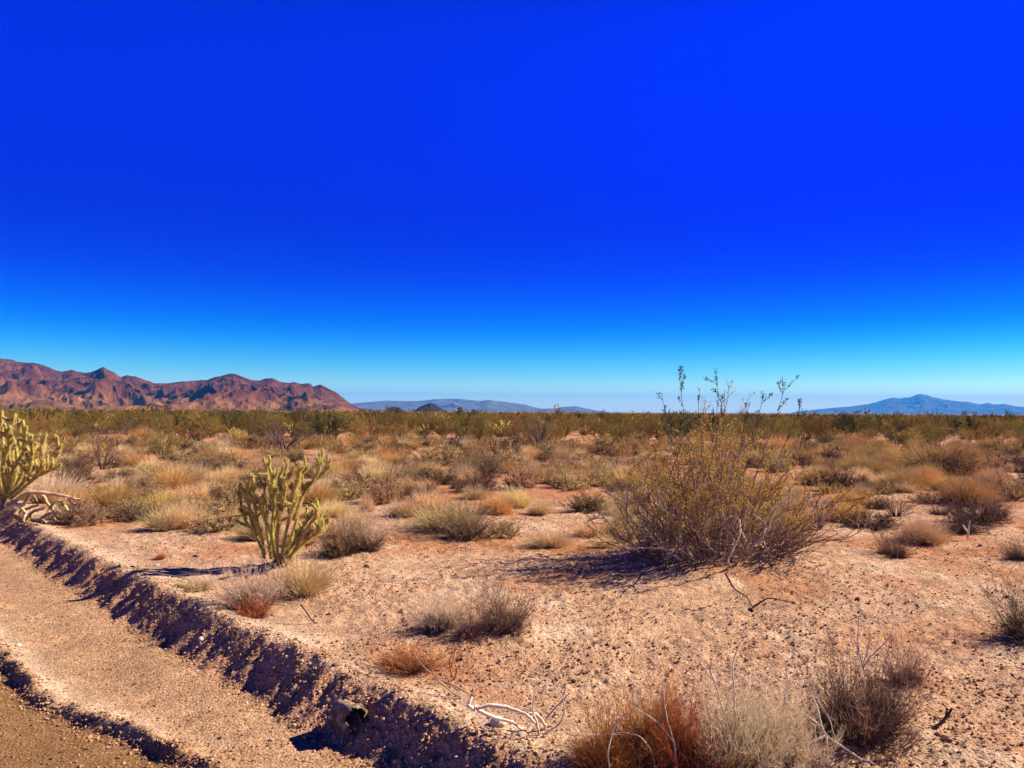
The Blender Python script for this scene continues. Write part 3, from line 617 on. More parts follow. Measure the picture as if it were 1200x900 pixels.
def path_cactus(paths, foot, seed, lab, r, side, deep, spn, sl, kidn=4):
    """cholla whose main arms follow paths; every arm has short side joints; arms stand at different depths"""
    g = np.random.default_rng(seed); p = gp(*foot); root = obj('cholla_cactus', None); G, Sp = Geo(), Geo()
    for k in range(6):
        P = grow(g, np.array([[g.uniform(-.09, .09), g.uniform(-.07, .07), -.05]]), np.array([[g.uniform(-.35, .35), g.uniform(-.3, .3), 1.]]), .22 * side, 5, .02, .1)[0]; joint_geo(G, Sp, g, P, r * 1.25, 14)
    obj('trunk', G.mesh('cactus_trunk', M['cactusold']), root); obj('trunk_spines', Sp.mesh('cactus_trunk_spines', M['spine']), root.children[0])
    for pts in paths:
        G, Sp = Geo(), Geo(); m_ = len(pts); off = g.uniform(-deep, deep)
        q = np.array([ap(a, b, p[1] + off * (.25 + .75 * i / (m_ - 1))) - p for i, (a, b) in enumerate(pts)])
        t = np.linspace(0, m_ - 1, m_ * 4); Q = np.stack([np.interp(t, np.arange(m_), q[:, i]) for i in range(3)], 1)
        for _ in range(2): Q[1:-1] = (Q[:-2] + Q[1:-1] * 2 + Q[2:]) / 4
        cuts = list(range(0, len(Q), max(4, len(Q) // 3)))[:-1] + [len(Q) - 1]
        for a, b in zip(cuts[:-1], cuts[1:]): joint_geo(G, Sp, g, Q[a:b + 1], r * g.uniform(.85, 1.1), spn, splen=sl)
        for _ in range(kidn):
            k = int(len(Q) * g.uniform(.3, .98)); k = min(k, len(Q) - 2); tn = nrm(Q[k + 1] - Q[k]); d = nrm(tn * .6 + g.normal(0, .6, 3) + np.array([0, 0, .45]))
            joint_geo(G, Sp, g, grow(g, (Q[k] - d * r * .4)[None], d[None], side * g.uniform(.08, .2), 5, .12, .06)[0], r * g.uniform(.75, .95), spn, splen=sl)
        am = obj('arm', G.mesh('cactus_arm', M['cactus']), root); obj('spines', Sp.mesh('cactus_spines', M['spine']), am)
    root.location = p; tag(root, lab, 'cactus')
PA = [[(310, 655), (305, 630), (290, 615), (283, 598), (281, 565)], [(308, 645), (298, 622), (293, 603)], [(312, 650), (301, 612), (298, 585), (296, 555)], [(318, 655), (312, 615), (311, 590), (310, 566)],
      [(322, 655), (318, 620), (322, 590), (320, 560), (314, 543)], [(325, 655), (325, 620), (332, 590), (336, 565), (345, 546)], [(330, 652), (338, 612), (344, 580), (350, 560), (352, 541)],
      [(333, 655), (345, 620), (352, 590), (358, 573), (378, 556), (388, 545)], [(332, 660), (348, 628), (360, 610), (375, 597)], [(335, 664), (348, 640), (362, 615), (373, 604)], [(334, 650), (352, 629), (370, 621), (386, 607)],
      [(340, 668), (347, 645), (345, 622)], [(320, 632), (308, 603), (306, 583)], [(326, 610), (316, 575), (312, 543)], [(330, 600), (331, 570), (338, 538)], [(338, 600), (346, 565), (362, 546)],
      [(344, 610), (354, 580), (370, 560), (378, 540)], [(306, 625), (292, 595), (288, 578)], [(336, 655), (352, 640), (366, 628), (380, 620)], [(322, 640), (328, 600), (324, 575)], [(316, 645), (322, 610), (330, 580), (328, 552)]]
path_cactus(PA, (325, 662), 7, 'yellow-green spiny cholla cactus with upright finger arms beside the bank', .0155, .95, .38, 130, .028, 10)
PB = [[(5, 588), (8, 560), (5, 530), (2, 505), (1, 490)], [(8, 585), (12, 555), (10, 525), (13, 500), (15, 490)], [(10, 582), (18, 560), (20, 535), (24, 512), (22, 500)], [(12, 580), (28, 565), (35, 550), (38, 530), (36, 513)],
      [(12, 585), (28, 572), (42, 558), (50, 545), (48, 522)], [(30, 570), (45, 557), (58, 552), (62, 542)], [(34, 566), (50, 550), (64, 541), (71, 523)], [(2, 585), (-10, 560), (-16, 530), (-15, 505)], [(0, 585), (-25, 565), (-38, 545), (-42, 520)],
      [(4, 580), (-4, 550), (-6, 520), (-8, 498)], [(8, 578), (16, 548), (28, 530), (30, 505)], [(6, 580), (2, 545), (12, 520), (8, 503)], [(10, 584), (24, 560), (30, 540), (44, 530)], [(-2, 585), (-18, 575), (-30, 560), (-30, 540)], [(12, 584), (22, 556), (14, 535), (18, 515)], [(8, 580), (30, 556), (40, 540), (42, 522)]]
path_cactus(PB, (6, 592), 12, 'large yellow cholla cactus on the bank edge, cut by the left of the photo', .027, 1.5, .75, 90, .045, 9)

def place_fg(kind, u, v, wpx, hpx, lab, name=None, var=None, rz=None, sq=1.0):
    """a plant at pixel base (u, v), about wpx wide and hpx tall in the photo"""
    p = gp(u, v); k = p[1] / FPX
    natural = dict(brownwisp=(1.4, .68), wisp=(1.1, .75), rustwisp=(1.3, .7), straw=(.70, .42), whitegrass=(.62, .44), gold=(.95, .52), rust=(.75, .40), tan=(.85, .42), ash=(.85, .42), dark=(.85, .42), bare=(1.4, .9), creo=(1.9, 1.5), creogold=(2.0, 1.5), green=(2.6, 2.0), cholla=(1.3, 1.1))[kind]
    sx = wpx * k / natural[0]; sz = hpx * k / natural[1]
    o = plant(kind, p - np.array([0, 0, .01]), (sx, sx * sq, sz), rz, var)
    if lab: tag(o, lab, CAT[kind])
    else: auto(kind, o, (u, v))
    return o
FG = [
 ('brownwisp', 592, 738, 110, 66, 'dark grey twiggy dome shrub alone in the open flat'),
 ('wisp', 512, 738, 80, 58, 'whitish feathery tuft left of the dark shrub in the open flat'),
 ('rustwisp', 480, 784, 130, 36, 'low reddish brown clump behind the bank crest'),
 ('wisp', 295, 714, 100, 66, 'pale grey bristly clump on the bank below the cactus'),
 ('rustwisp', 297, 722, 70, 24, 'small rusty tuft at the foot of the pale grey clump'),
 ('straw', 355, 694, 85, 50, 'tan bristly clump touching the cactus foot'),
 ('brownwisp', 398, 650, 84, 52, 'round dark-hearted shrub beside the cactus'),
 ('wisp', 428, 644, 80, 58, 'bleached feathery clump behind the round dark shrub'),
 ('brownwisp', 552, 744, 70, 42, 'tan-grey fringe left against the dark dome shrub in the flat'), ('rustwisp', 768, 888, 140, 104, 'bright orange brush rising in the middle of the bottom brush'), ('rustwisp', 728, 895, 160, 88, 'rusty orange brush at the bottom edge, widest of the brush'),
 ('rustwisp', 805, 908, 140, 104, 'deep red-brown brush with dark heart at the bottom edge'),
 ('wisp', 862, 908, 150, 146, 'large pale feathery straw clump at the bottom edge'),
 ('rust', 705, 900, 90, 50, 'low rusty clump at the left end of the bottom brush'), ('gold', 775, 880, 80, 75, 'orange-tan brush rising behind the deep red-brown brush'), ('wisp', 895, 888, 130, 110, 'pale feathery clump behind the largest feathery clump'),
 ('gold', 850, 912, 100, 60, 'orange tinted grass at the foot of the feathery clump'),
 ('wisp', 930, 908, 120, 90, 'tan straw clump between the feathery clump and the dark mop shrub'),
 ('brownwisp', 975, 855, 100, 66, 'dark fringe shrub left against the mop shrub'), ('brownwisp', 1012, 866, 185, 118, 'brown strands hanging round the dark mop shrub'), ('dark', 1018, 850, 80, 60, 'dark mop-like shrub topped with white twigs near the lower right corner'),
 ('brownwisp', 1060, 802, 80, 48, 'thin tan clump behind the dark mop shrub'),
 ('brownwisp', 1212, 748, 150, 72, 'dark shrub cut by the right edge casting a long shadow'),
 ('ash', 165, 585, 58, 30, 'low green-grey shrub with a pale stub at its foot'),
 ('straw', 195, 620, 60, 36, 'straw clump shading dark ground left of the cactus'),
 ('straw', 210, 618, 50, 32, None), ('tan', 265, 600, 45, 40, 'grey-tan shrub just left of the cactus'),
 ('brownwisp', 545, 630, 105, 46, 'broad tan shrub with dark shaded base in mid flat'), ('straw', 522, 620, 95, 42, 'tan fringe clump left against the broad shaded shrub'),
 ('straw', 475, 605, 50, 28, None), ('tan', 447, 590, 45, 30, None), ('straw', 430, 600, 22, 26, None), ('ash', 590, 628, 42, 20, 'low pale green clump by the fallen cactus joint'),
 ('straw', 645, 640, 60, 26, 'sparse grey tuft near the creosote shadow tip'), ('straw', 632, 603, 34, 22, None), ('tan', 610, 572, 50, 26, None),
 ('tan', 665, 572, 60, 22, None), ('tan', 700, 570, 40, 20, None), ('dark', 690, 598, 60, 22, 'dark low shrub under the left reach of the creosote'),
 ('straw', 440, 570, 50, 36, None), ('tan', 515, 546, 60, 28, None), ('brownwisp', 560, 560, 95, 36, 'wide dark-based clump beyond the broad shaded shrub'), ('tan', 585, 552, 60, 34, None),
 ('gold', 1135, 592, 75, 46, 'golden orange rounded bush in the right middle distance'), ('dark', 1145, 612, 70, 32, 'brown twiggy fringe below the golden orange bush'),
 ('gold', 1100, 552, 120, 42, 'big tan-brown domed shrub with dark underside'), ('dark', 1110, 556, 90, 28, 'dark foot of brush under the big domed shrub'),
 ('gold', 1060, 572, 60, 30, None), ('tan', 1090, 590, 50, 18, None), ('dark', 985, 575, 60, 26, 'low dark clump right of the creosote'),
 ('bare', 960, 620, 60, 50, 'thin leafless shrub against the creosote right side'), ('bare', 1050, 605, 60, 34, 'small leafless bramble in front of the golden bush'),
 ('dark', 1020, 618, 70, 22, 'low dark clump in front of the small bramble'), ('brownwisp', 1047, 652, 60, 40, 'brown twiggy tuft on the open ground right of the creosote'),
 ('dark', 1130, 625, 60, 22, 'dark shrub with a white stub beside it'), ('straw', 1080, 625, 40, 20, None),
 ('brownwisp', 1195, 656, 60, 30, 'brown twiggy tuft cut by the right edge'), ('tan', 1178, 585, 60, 34, None), ('dark', 1180, 552, 60, 24, None), ('dark', 1210, 575, 60, 26, None),
 ('whitegrass', 232, 690, 36, 20, 'tiny bristly tuft on the crest left of the cactus'), ('rust', 188, 655, 13, 10, 'tiny rusty tuft on the crest sand'),
 ('ash', 95, 615, 60, 34, 'ashy clump behind the fallen cactus'), ('whitegrass', 60, 590, 70, 48, 'bleached round clump under the yellow cactus arm'),
 ('tan', 225, 690, 60, 10, None), ('bare', 120, 550, 42, 52, 'small leafless tree-like shrub with dark trunk'),
 ('bare', 330, 530, 110, 40, 'wide leafless purple-grey shrub in front of the creosote belt'), ('bare', 632, 525, 70, 46, 'bare black-branched bush with a vase shape'),
 ('cholla', 588, 512, 56, 32, 'broad yellow-green cholla in a dark hollow'), ('cholla', 510, 503, 48, 32, 'pale-topped cholla at the near edge of the scrub belt'), ('cholla', 697, 505, 36, 24, 'round yellow cholla left behind the creosote'),
 ('cholla', 742, 500, 34, 20, 'small pale cholla seen past the creosote sprigs'), ('cholla', 848, 510, 40, 24, 'pale cholla glimpsed through the creosote crown'), ('cholla', 345, 512, 44, 30, 'yellowish cholla beyond the wide leafless shrub'),
 ('cholla', 205, 500, 30, 14, None), ('cholla', 560, 494, 30, 16, None), ('cholla', 1196, 512, 30, 24, 'yellow cholla cut by the right edge'),
 ('creogold', 12, 508, 90, 32, 'rusty gold creosote bush behind the yellow cactus'),
 ('green', 190, 497, 34, 24, 'dark upright tree beneath the red mountains'), ('green', 450, 492, 60, 14, 'low dark green tree at the end of the red mountains'), ('green', 545, 500, 40, 24, 'dark green tree beside the pale-topped cholla'),
 ('green', 990, 508, 44, 24, 'dark bushy tree under the blue mountain'), ('green', 1156, 500, 14, 12, 'small dark tree on the right skyline'), ('green', 1175, 504, 24, 18, 'larger dark tree on the right skyline'), ('green', 1140, 512, 22, 18, 'low dark bush beneath the skyline trees'),
 ('creo', 400, 508, 60, 22, None), ('creo', 440, 503, 50, 16, None), ('creogold', 225, 520, 60, 32, 'olive bush with dark fork, left of the wide leafless shrub'),
 ('creo', 160, 508, 70, 26, None), ('creo', 100, 510, 60, 24, None), ('creo', 290, 512, 60, 26, None), ('creogold', 365, 512, 50, 24, None),
]
FGPTS = []
for e in FG:
    place_fg(*e); q = gp(e[1], e[2]); FGPTS.append((q[0], q[1], max(.35, e[3] * q[1] / FPX * .5)))

# ------------------------------------------------------------------ the flat full of clumps and the scrub belt
def free(x, y, r):
    for (a, b, c) in FGPTS:
        if (x - a) ** 2 + (y - b) ** 2 < (r + c) ** 2 * .72: return False
    return True
OPEN = [(455, 720, 150, 55), (760, 720, 260, 70), (560, 665, 120, 26), (1080, 700, 160, 60), (230, 650, 90, 30), (660, 610, 70, 16), (1010, 640, 70, 16), (120, 640, 60, 40), (470, 640, 80, 24), (620, 650, 90, 30)]
def in_open(u, v):
    return v > 655 or any(((u - a) / b2) ** 2 + ((v - c) / d) ** 2 < 1 for a, c, b2, d in OPEN)
count = {}; EXTRA = []
def pick(table):
    t = R.random() * sum(w_ for _, w_ in table)
    for k_, w_ in table:
        t -= w_
        if t <= 0: return k_
    return table[-1][0]
def fill(n_try, y0, y1, choose, rmin, keep):
    yy = np.sort(np.array([math.sqrt(R.uniform(y0 ** 2, y1 ** 2)) for _ in range(n_try)])); xx = np.array([R.uniform(-.68, .68) for _ in range(n_try)]) * yy
    zz = Hbase(xx, yy); a, b = bank_ab(xx, yy); okb = b > np.interp(a, A_, BC_) + .5; nn = fbm(xx * .22, yy * .22, 2, 5)
    for x, y, z, kb, fn in zip(xx, yy, zz, okb, nn):
        u, v = proj((x, y, z))
        if not kb or not (-40 < u < 1240) or in_open(u, v): continue
        if R.random() > keep(fn, y, u, v): continue
        kind, s, sz = choose(u, v, y); nm = PROTO[kind][0]; rr = rmin * s
        k2 = FGA[:len(FGPTS)] - np.array([x, y, 0]); 
        if np.any(k2[:, 0] ** 2 + k2[:, 1] ** 2 < (rr + k2[:, 2]) ** 2 * .72): continue
        FGA[len(FGPTS)] = (x, y, rr); FGPTS.append(1)
        if count.get(nm, 0) >= LIMIT.get(nm, 260): EXTRA.append((kind, x, y, z, s)); continue
        o = plant(kind, (x, y, z - .01), (s, s, s * sz)); auto(kind, o, (u, v)); count[nm] = count.get(nm, 0) + 1
LIMIT = dict(dry_grass_clump=270, dry_shrub=255, golden_bush=280, creosote_bush=280)
FGA = np.zeros((9000, 3)); FGA[:len(FGPTS)] = FGPTS
def ch_mid(u, v, y):
    left = u < 420; right = u > 850
    k = pick([('straw', 5 if left else 3.0), ('tan', 3.2), ('ash', .8), ('dark', 1.2), ('brownwisp', .9), ('gold', 2.4 if right else .8), ('whitegrass', 1.0 if left else .3), ('bare', .12)])
    s = R.uniform(.6, 1.2) * (1.15 if y > 18 else 1) * (.55 if k in ('bare', 'brownwisp') else 1) * (1.25 if right and k == 'gold' else 1)
    return k, s, R.uniform(.75, 1.1)
dens = lambda fn, y, u, v: np.clip((.26 if y < 24 else .42) + 1.1 * fn, .06, 1)
fill(2200, 10.5, 24, ch_mid, .30, dens)
fill(3200, 24, 42, ch_mid, .36, dens)
def ch_belt(u, v, y):
    k = pick([('creo', 4.2), ('creogold', 2.4), ('cholla', 1.3), ('tan', 1.4), ('gold', .8), ('green', .5), ('bare', .4)])
    s = {'creo': R.uniform(.5, 1.15), 'creogold': R.uniform(.45, 1.1), 'cholla': R.uniform(.9, 1.4), 'tan': R.uniform(1.2, 2.0), 'gold': R.uniform(1.2, 1.9), 'green': R.uniform(.75, 1.0), 'bare': R.uniform(1, 1.5)}[k]
    return k, s, R.uniform(.85, 1.1)
fill(260, 24, 42, ch_belt, .95, lambda fn, y, u, v: (.8 if u < 420 else .35))
fill(2200, 40, 100, ch_belt, .62, lambda fn, y, u, v: float(np.clip(.30 + float(sstep(30, 75, y)) * .8 + fn * .6, 0, 1)))
flush_labels()
def far_brush():
    """the brush past the 300 nearest of each kind, as one mass"""
    g = np.random.default_rng(19); G = Geo()
    TN = dict(straw=(1.5, 1.3, .9), whitegrass=(1.6, 1.5, 1.3), tan=(1.4, 1.1, .7), ash=(1.1, 1.05, .7), dark=(.42, .36, .4), brownwisp=(.8, .6, .5), gold=(1.6, 1.15, .5), creo=(.75, .72, .2), creogold=(1.3, 1.1, .3), green=(.25, .3, .2), cholla=(1.6, 1.6, .9), bare=(.8, .6, .6), rust=(1, .5, .3))
    for kind, x, y, z, s in EXTRA:
        big = kind in ('creo', 'creogold', 'green', 'bare', 'cholla'); n = 420 if big else 330; hh = (1.5 if big else .5) * s; rad = (1.0 if big else .45) * s
        P = nrm(g.normal(0, 1, (n, 3))) * g.uniform(.3, 1, (n, 1)) ** .5; P[:, 2] = np.abs(P[:, 2]); c = np.array([x, y, z]) + P * [rad, rad, hh]
        d = nrm(P * [1, 1, 1.2] + g.normal(0, .5, (n, 3)) + [0, 0, .5]) * g.uniform(.05, .13, (n, 1)) * (1.6 if big else 1); e = nrm(np.cross(d, g.normal(0, 1, (n, 3)))) * g.uniform(.006, .018, (n, 1)) * (2.4 if big else 1)
        G.add(np.stack([c - d, c + e, c + d, c - e], 1).reshape(-1, 3), np.arange(n * 4).reshape(-1, 4), np.repeat(np.array(TN[kind])[None] * g.uniform(.8, 1.2, (n, 1)), 4, 0))
    o = obj('far_brush', G.mesh('far_brush', mat('far_brush_leaf', (.27, .20, .12), (.22, .16, .09), trans=.25, nscale=.3, attr=True, rand=0), True, True))
    o['kind'] = 'stuff'; o['label'] = 'tan and olive brush crowding the plain toward the skyline'
if EXTRA: far_brush()

def distant_scrub():
    g = np.random.default_rng(9); G = Geo()
    N = 2600; y = np.sqrt(g.uniform(90 ** 2, 420 ** 2, N)); x = g.uniform(-.72, .72, N) * y
    hh = g.uniform(.6, 1.9, N) * (1 + .45 * (g.random(N) > .93)) * (1 + (g.random(N) > .96) * .35); rad = g.uniform(.9, 2.0, N); nl = 70
    P = g.normal(0, 1, (N, nl, 3)); P = nrm(P) * g.uniform(.45, 1, (N, nl, 1)) ** .5; P[..., 2] = np.abs(P[..., 2])
    c = np.stack([x[:, None] + P[..., 0] * rad[:, None], y[:, None] + P[..., 1] * rad[:, None], P[..., 2] * hh[:, None] * (.8 + .4 * g.random((N, nl)))], -1).reshape(-1, 3)
    n = len(c); d = nrm(g.normal(0, 1, (n, 3)) + [0, 0, .5]) * g.uniform(.12, .34, (n, 1)); e = nrm(np.cross(d, g.normal(0, 1, (n, 3)))) * g.uniform(.05, .14, (n, 1))
    v = np.stack([c - d, c + e, c + d, c - e], 1).reshape(-1, 3)
    tones = np.array([[1, 1, 1], [1.9, 1.5, 1.0], [.45, .55, .6], [2.0, 1.25, .9]])[g.choice(4, N, p=[.5, .2, .18, .12])]
    G.add(v, np.arange(n * 4).reshape(-1, 4), np.repeat(tones, nl * 4, 0))
    o = obj('distant_scrub', G.mesh('distant_scrub', mat('distant_scrub_leaf', (.125, .095, .028), (.19, .125, .035), trans=.2, nscale=.05, attr=True, rand=0), True, True))
    o['kind'] = 'stuff'; o['label'] = 'olive brown scrub merging into one belt below the skyline'
distant_scrub()

# ------------------------------------------------------------------ stones, gravel, sticks
def rock_mesh(seed, m, flat=.7, sub=3):
    bm = bmesh.new(); bmesh.ops.create_icosphere(bm, subdivisions=sub, radius=1); g = np.random.default_rng(seed)
    pl = [(nrm(g.normal(0, 1, 3)), g.uniform(.55, .9)) for _ in range(11)]
    for v in bm.verts:
        c = np.array(v.co)
        for nn, dd in pl:
            k = c.dot(nn) - dd
            if k > 0: c = c - nn * k * .9
        c = c * (1 + .06 * float(fbm(c[0] * 2 + seed, c[1] * 2 + c[2], 3, seed))); c[2] *= flat; v.co = c
    me = bpy.data.meshes.new('stone'); bm.to_mesh(me); bm.free(); me.materials.append(m); return me
ROCKS = {k: [rock_mesh(s * 10 + i, M[m]) for i in range(3)] for s, (k, m) in enumerate((('t', 'stone'), ('d', 'darkstone'), ('p', 'palestone')))}
STONES = [
 ('d', 880, 716, 9, 'dark rounded stone in front of the creosote bush'), ('t', 155, 665, 7, 'small tan stone on the pale crest sand'), ('p', 184, 663, 6, 'small white stone on the pale crest sand'),
 ('t', 232, 652, 9, 'flat brown stone behind the crest sand'), ('p', 236, 750, 9, 'flat whitish stone on the shaded bank face'), ('t', 348, 795, 6, 'orange-brown stone low on the bank'),
 ('t', 395, 780, 11, 'tan stone on the crest above the hollow log'), ('d', 672, 799, 7, 'dark clod in the gravelly flat'), ('d', 680, 790, 5, 'smaller dark clod behind the dark clod'), ('d', 718, 796, 5, 'round dark clod right of the two clods'),
 ('d', 720, 760, 6, 'dark clod beside a scrap of twig'), ('t', 110, 785, 5, 'small brown clod on the road bed'), ('t', 260, 865, 9, 'small brown clod near the end of the gravel ridge'), ('p', 318, 868, 8, 'pale stone chip on the road bed'),
 ('d', 430, 665, 9, 'dark litter clod in the flat right of the cactus'), ('t', 320, 722, 6, 'brown chip near the crest below the cactus'), ('p', 22, 757, 8, 'pale stone at the tip of the gravel ridge'), ('d', 8, 768, 11, 'dark stone in the gravel ridge at the photo edge'),
 ('d', 60, 890, 5, 'small black pebble on the near road'), ('d', 70, 882, 4, 'tiny black pebble on the near road'), ('p', 585, 850, 26, 'pale slab lying under the twisted root'), ('p', 612, 862, 16, 'pale lump right of the slab under the root'),
 ('d', 1005, 703, 8, 'dark pebble in the open ground right of the creosote'), ('d', 795, 776, 5, 'dark chip behind the feathery clump'), ('t', 1150, 640, 8, 'brown stone by the white stub'), ('d', 930, 707, 6, 'small dark stone near the creosote front'),
 ('p', 700, 607, 12, 'white lump on the flat beside the creosote'), ('p', 712, 612, 9, 'smaller white lump beside the creosote'), ('t', 385, 822, 9, 'brown stone at the foot of the bank'), ('p', 236, 747, 5, 'white chip on the shaded bank face'),
 ('t', 386, 720, 8, 'flat tan stone behind the crest in open sand'), ('d', 595, 770, 5, 'dark chip in the gravelly flat below the dark shrub'), ('d', 1108, 893, 7, 'dark stone at the bottom edge, right of the mop shrub'), ('d', 1065, 893, 7, 'dark stone at the bottom edge nearest the mop shrub'),
 ('d', 1130, 860, 6, 'dark pebble in the lower right open ground'), ('d', 1180, 700, 6, 'dark pebble behind the right-edge shrub')]
for k, u, v, wpx, lab in STONES:
    p = gp(u, v); s = wpx * p[1] / FPX * .5; me = ROCKS[k][R.randrange(3)]
    o = obj('stone', me); o.location = (p[0], p[1], p[2] + s * .25); o.scale = (s, s * R.uniform(.7, 1), s * R.uniform(.6, .9)); o.rotation_euler = (R.uniform(-.3, .3), R.uniform(-.3, .3), R.uniform(0, 6)); tag(o, lab, 'stone')

def gravel(name, N, sampler, smin, smax, tones, probs, label, seed, sink=.3, pw=3):
    g = np.random.default_rng(seed); X, Y = sampler(g, N); N = len(X)
    bm = bmesh.new(); bmesh.ops.create_icosphere(bm, subdivisions=1, radius=1); bv = np.array([v.co[:] for v in bm.verts]); bf = np.array([[v.index for v in f.verts] for f in bm.faces]); bm.free()
    s = smin + (smax - smin) * g.random(N) ** pw
    V = bv[None] * g.uniform(.65, 1.25, (N, len(bv), 1)) * (g.uniform(.6, 1.2, (N, 1, 3)) * [1, 1, .75]) * s[:, None, None]
    an = g.uniform(0, 6.28, N); ca, sa = np.cos(an)[:, None], np.sin(an)[:, None]
    V = np.stack([V[..., 0] * ca - V[..., 1] * sa, V[..., 0] * sa + V[..., 1] * ca, V[..., 2]], -1)
    Z = Hbase(X, Y) + Hfine(X, Y)
    V += np.stack([X, Y, Z + s * sink], -1)[:, None]
    F = (bf[None] + (np.arange(N) * len(bv))[:, None, None]).reshape(-1, 3)
    T = np.array(tones)[g.choice(len(tones), N, p=probs)] * g.uniform(.75, 1.25, (N, 1))
    G = Geo(); G.add(V.reshape(-1, 3), F, np.repeat(T, len(bv), 0))
    o = obj(name, G.mesh(name, M['gravel'], False, True)); o['kind'] = 'stuff'; o['label'] = label
TONES = [(.42, .24, .13), (.27, .14, .08), (.13, .07, .045), (.54, .38, .25), (.38, .18, .08)]
def samp_plain(g, N):
    y = 3.2 * (18 / 3.2) ** g.random(N); x = g.uniform(-.72, .72, N) * y; a, b = bank_ab(x, y); k = (b > np.interp(a, A_, BC_) + .05)
    k &= (fbm(x * .8, y * .8, 3, 61) + g.uniform(-.7, .7, N) > -.05); return x[k], y[k]
gravel('gravel', 110000, samp_plain, .0025, .016, TONES, [.42, .30, .03, .11, .14], 'small loose stones strewn over the sandy flat', 3, pw=4)
def samp_bank(g, N):
    a = 2.0 * (17 / 2.0) ** g.random(N); b = np.interp(a, A_, BC_) + g.uniform(-.46, .10, N) - .0; return (b - a) / math.sqrt(2), (a + b) / math.sqrt(2)
gravel('bank_gravel', 16000, samp_bank, .003, .017, TONES, [.58, .14, .02, .14, .12], 'pebbles set in the steep face of the road bank', 4, sink=.05, pw=4)
def samp_ridge(g, N):
    a = 3.6 * (10 / 3.6) ** g.random(N); b = np.interp(a, RA_, RB_) + g.normal(-.05, .06, N); return (b - a) / math.sqrt(2), (a + b) / math.sqrt(2)
gravel('ridge_gravel', 3000, samp_ridge, .003, .015, TONES, [.34, .30, .18, .10, .08], 'coarse gravel along the little grader ridge on the road', 5)
def samp_road(g, N):
    a = 2.0 * (12 / 2.0) ** g.random(N); b = np.interp(a, RA_, RB_) - 2.2 * g.random(N) ** 1.3; x, y = (b - a) / math.sqrt(2), (a + b) / math.sqrt(2)
    a2 = 2.5 * (14 / 2.5) ** g.random(N // 3); b2 = g.uniform(2.0, 2.75, N // 3); return np.concatenate([x, (b2 - a2) / math.sqrt(2)]), np.concatenate([y, (a2 + b2) / math.sqrt(2)])
gravel('road_gravel', 12000, samp_road, .002, .011, TONES, [.30, .30, .16, .12, .12], 'fine gravel scattered on the dirt road', 6, pw=2.5)

def litter():
    g = np.random.default_rng(66); x, y = samp_plain(g, 9000); n = len(x); k = fbm(x * .9 + 4, y * .9, 3, 93) + g.uniform(-.3, .5, n) > .1; x, y = x[k], y[k]; n = len(x)
    az = g.uniform(0, 6.28, n); D = np.stack([np.cos(az), np.sin(az), g.uniform(-.1, .25, n)], 1); S = np.stack([x, y, Hbase(x, y) + Hfine(x, y) + .003], 1)
    P = grow(g, S, D, g.uniform(.02, .12, n) * (g.random(n) ** 1.5 + .35), 4, -.03, .25); G = Geo()
    T = np.array([(.16, .10, .07), (.45, .34, .24), (.28, .16, .09)])[g.choice(3, n, p=[.5, .2, .3])]; tubes(G, P, .0024, .0012, 3, c=T)
    o = obj('twig_litter', G.mesh('twig_litter', M['gravel'], False, True)); o['kind'] = 'stuff'; o['label'] = 'broken twigs and dry litter scattered over the sand'
litter()

def limb(name, groups, depth_uv, label, m, r0_, r1_, cat='dead branch', seed=1, twigs=4, jit=.06, arms=False):
    """a piece of dead wood at the ground point depth_uv; each polyline given by where it is seen at that distance"""
    g = np.random.default_rng(seed); p = gp(*depth_uv); G = Geo(); parts = []
    for pts in groups:
        if arms: G = Geo()
        off = g.uniform(-jit, jit); q = np.array([ap(a, b, p[1] + off + g.uniform(-jit, jit) * .4) - p for a, b in pts]); m_ = len(q); t = np.linspace(0, m_ - 1, m_ * 4)
        Q = np.stack([np.interp(t, np.arange(m_), q[:, i]) for i in range(3)], 1); Q[1:-1] = (Q[:-2] + 2 * Q[1:-1] + Q[2:]) / 4
        w_ = p + Q; Q[:, 2] = np.maximum(Q[:, 2], Hbase(w_[:, 0], w_[:, 1]) - p[2] + r0_ * .2)
        tubes(G, Q[None] + g.normal(0, r1_ * .25, Q[None].shape), r0_, r1_, 7)
        if twigs: Kd = kids(g, Q[None], twigs, .3, .98, .2, .6, 4, .03, .2); tubes(G, Kd, r1_ * .7, r1_ * .3, 4)
        parts.append(G)
    if arms:
        root = obj(name, None)
        for G in parts: obj('arm', G.mesh('arm', m), root)
    else: root = obj(name, parts[0].mesh(name, m))
    root.location = p; tag(root, label, cat); return root
limb('dead_root', [[(556, 830), (575, 826), (600, 830), (618, 838), (630, 850), (632, 862)], [(560, 832), (580, 842), (600, 846), (612, 855)], [(618, 838), (628, 836), (640, 850), (634, 862)], [(556, 832), (548, 826), (553, 816)]], (592, 856), 'gnarled pale root lying across the bank crest', M['palestem'], .012, .006, 'root', 3, 2, .04)
limb('dead_branch', [[(634, 862), (655, 850), (662, 835), (660, 820), (652, 806), (640, 798)], [(640, 842), (655, 825), (668, 812)], [(630, 850), (624, 832), (626, 815)]], (636, 864), 'curved bleached branch rising at the end of the gnarled root', M['palestem'], .006, .0025, seed=5, twigs=3)
limb('dead_branch', [[(548, 812), (530, 802), (512, 795), (497, 782), (488, 770)], [(530, 802), (520, 790), (516, 776)], [(512, 796), (530, 812), (545, 818)]], (532, 818), 'sprawling thin grey branch behind the bank crest', M['greytwig'], .006, .002, seed=6, twigs=5)
limb('dry_stalk', [[(532, 797), (528, 785), (527, 772), (533, 762), (534, 757)], [(532, 797), (536, 785), (531, 772), (534, 760)]], (532, 799), 'looped orange-brown stalk standing behind the bank', M['rust'], .0055, .003, 'stalk', 7, 0, .02)
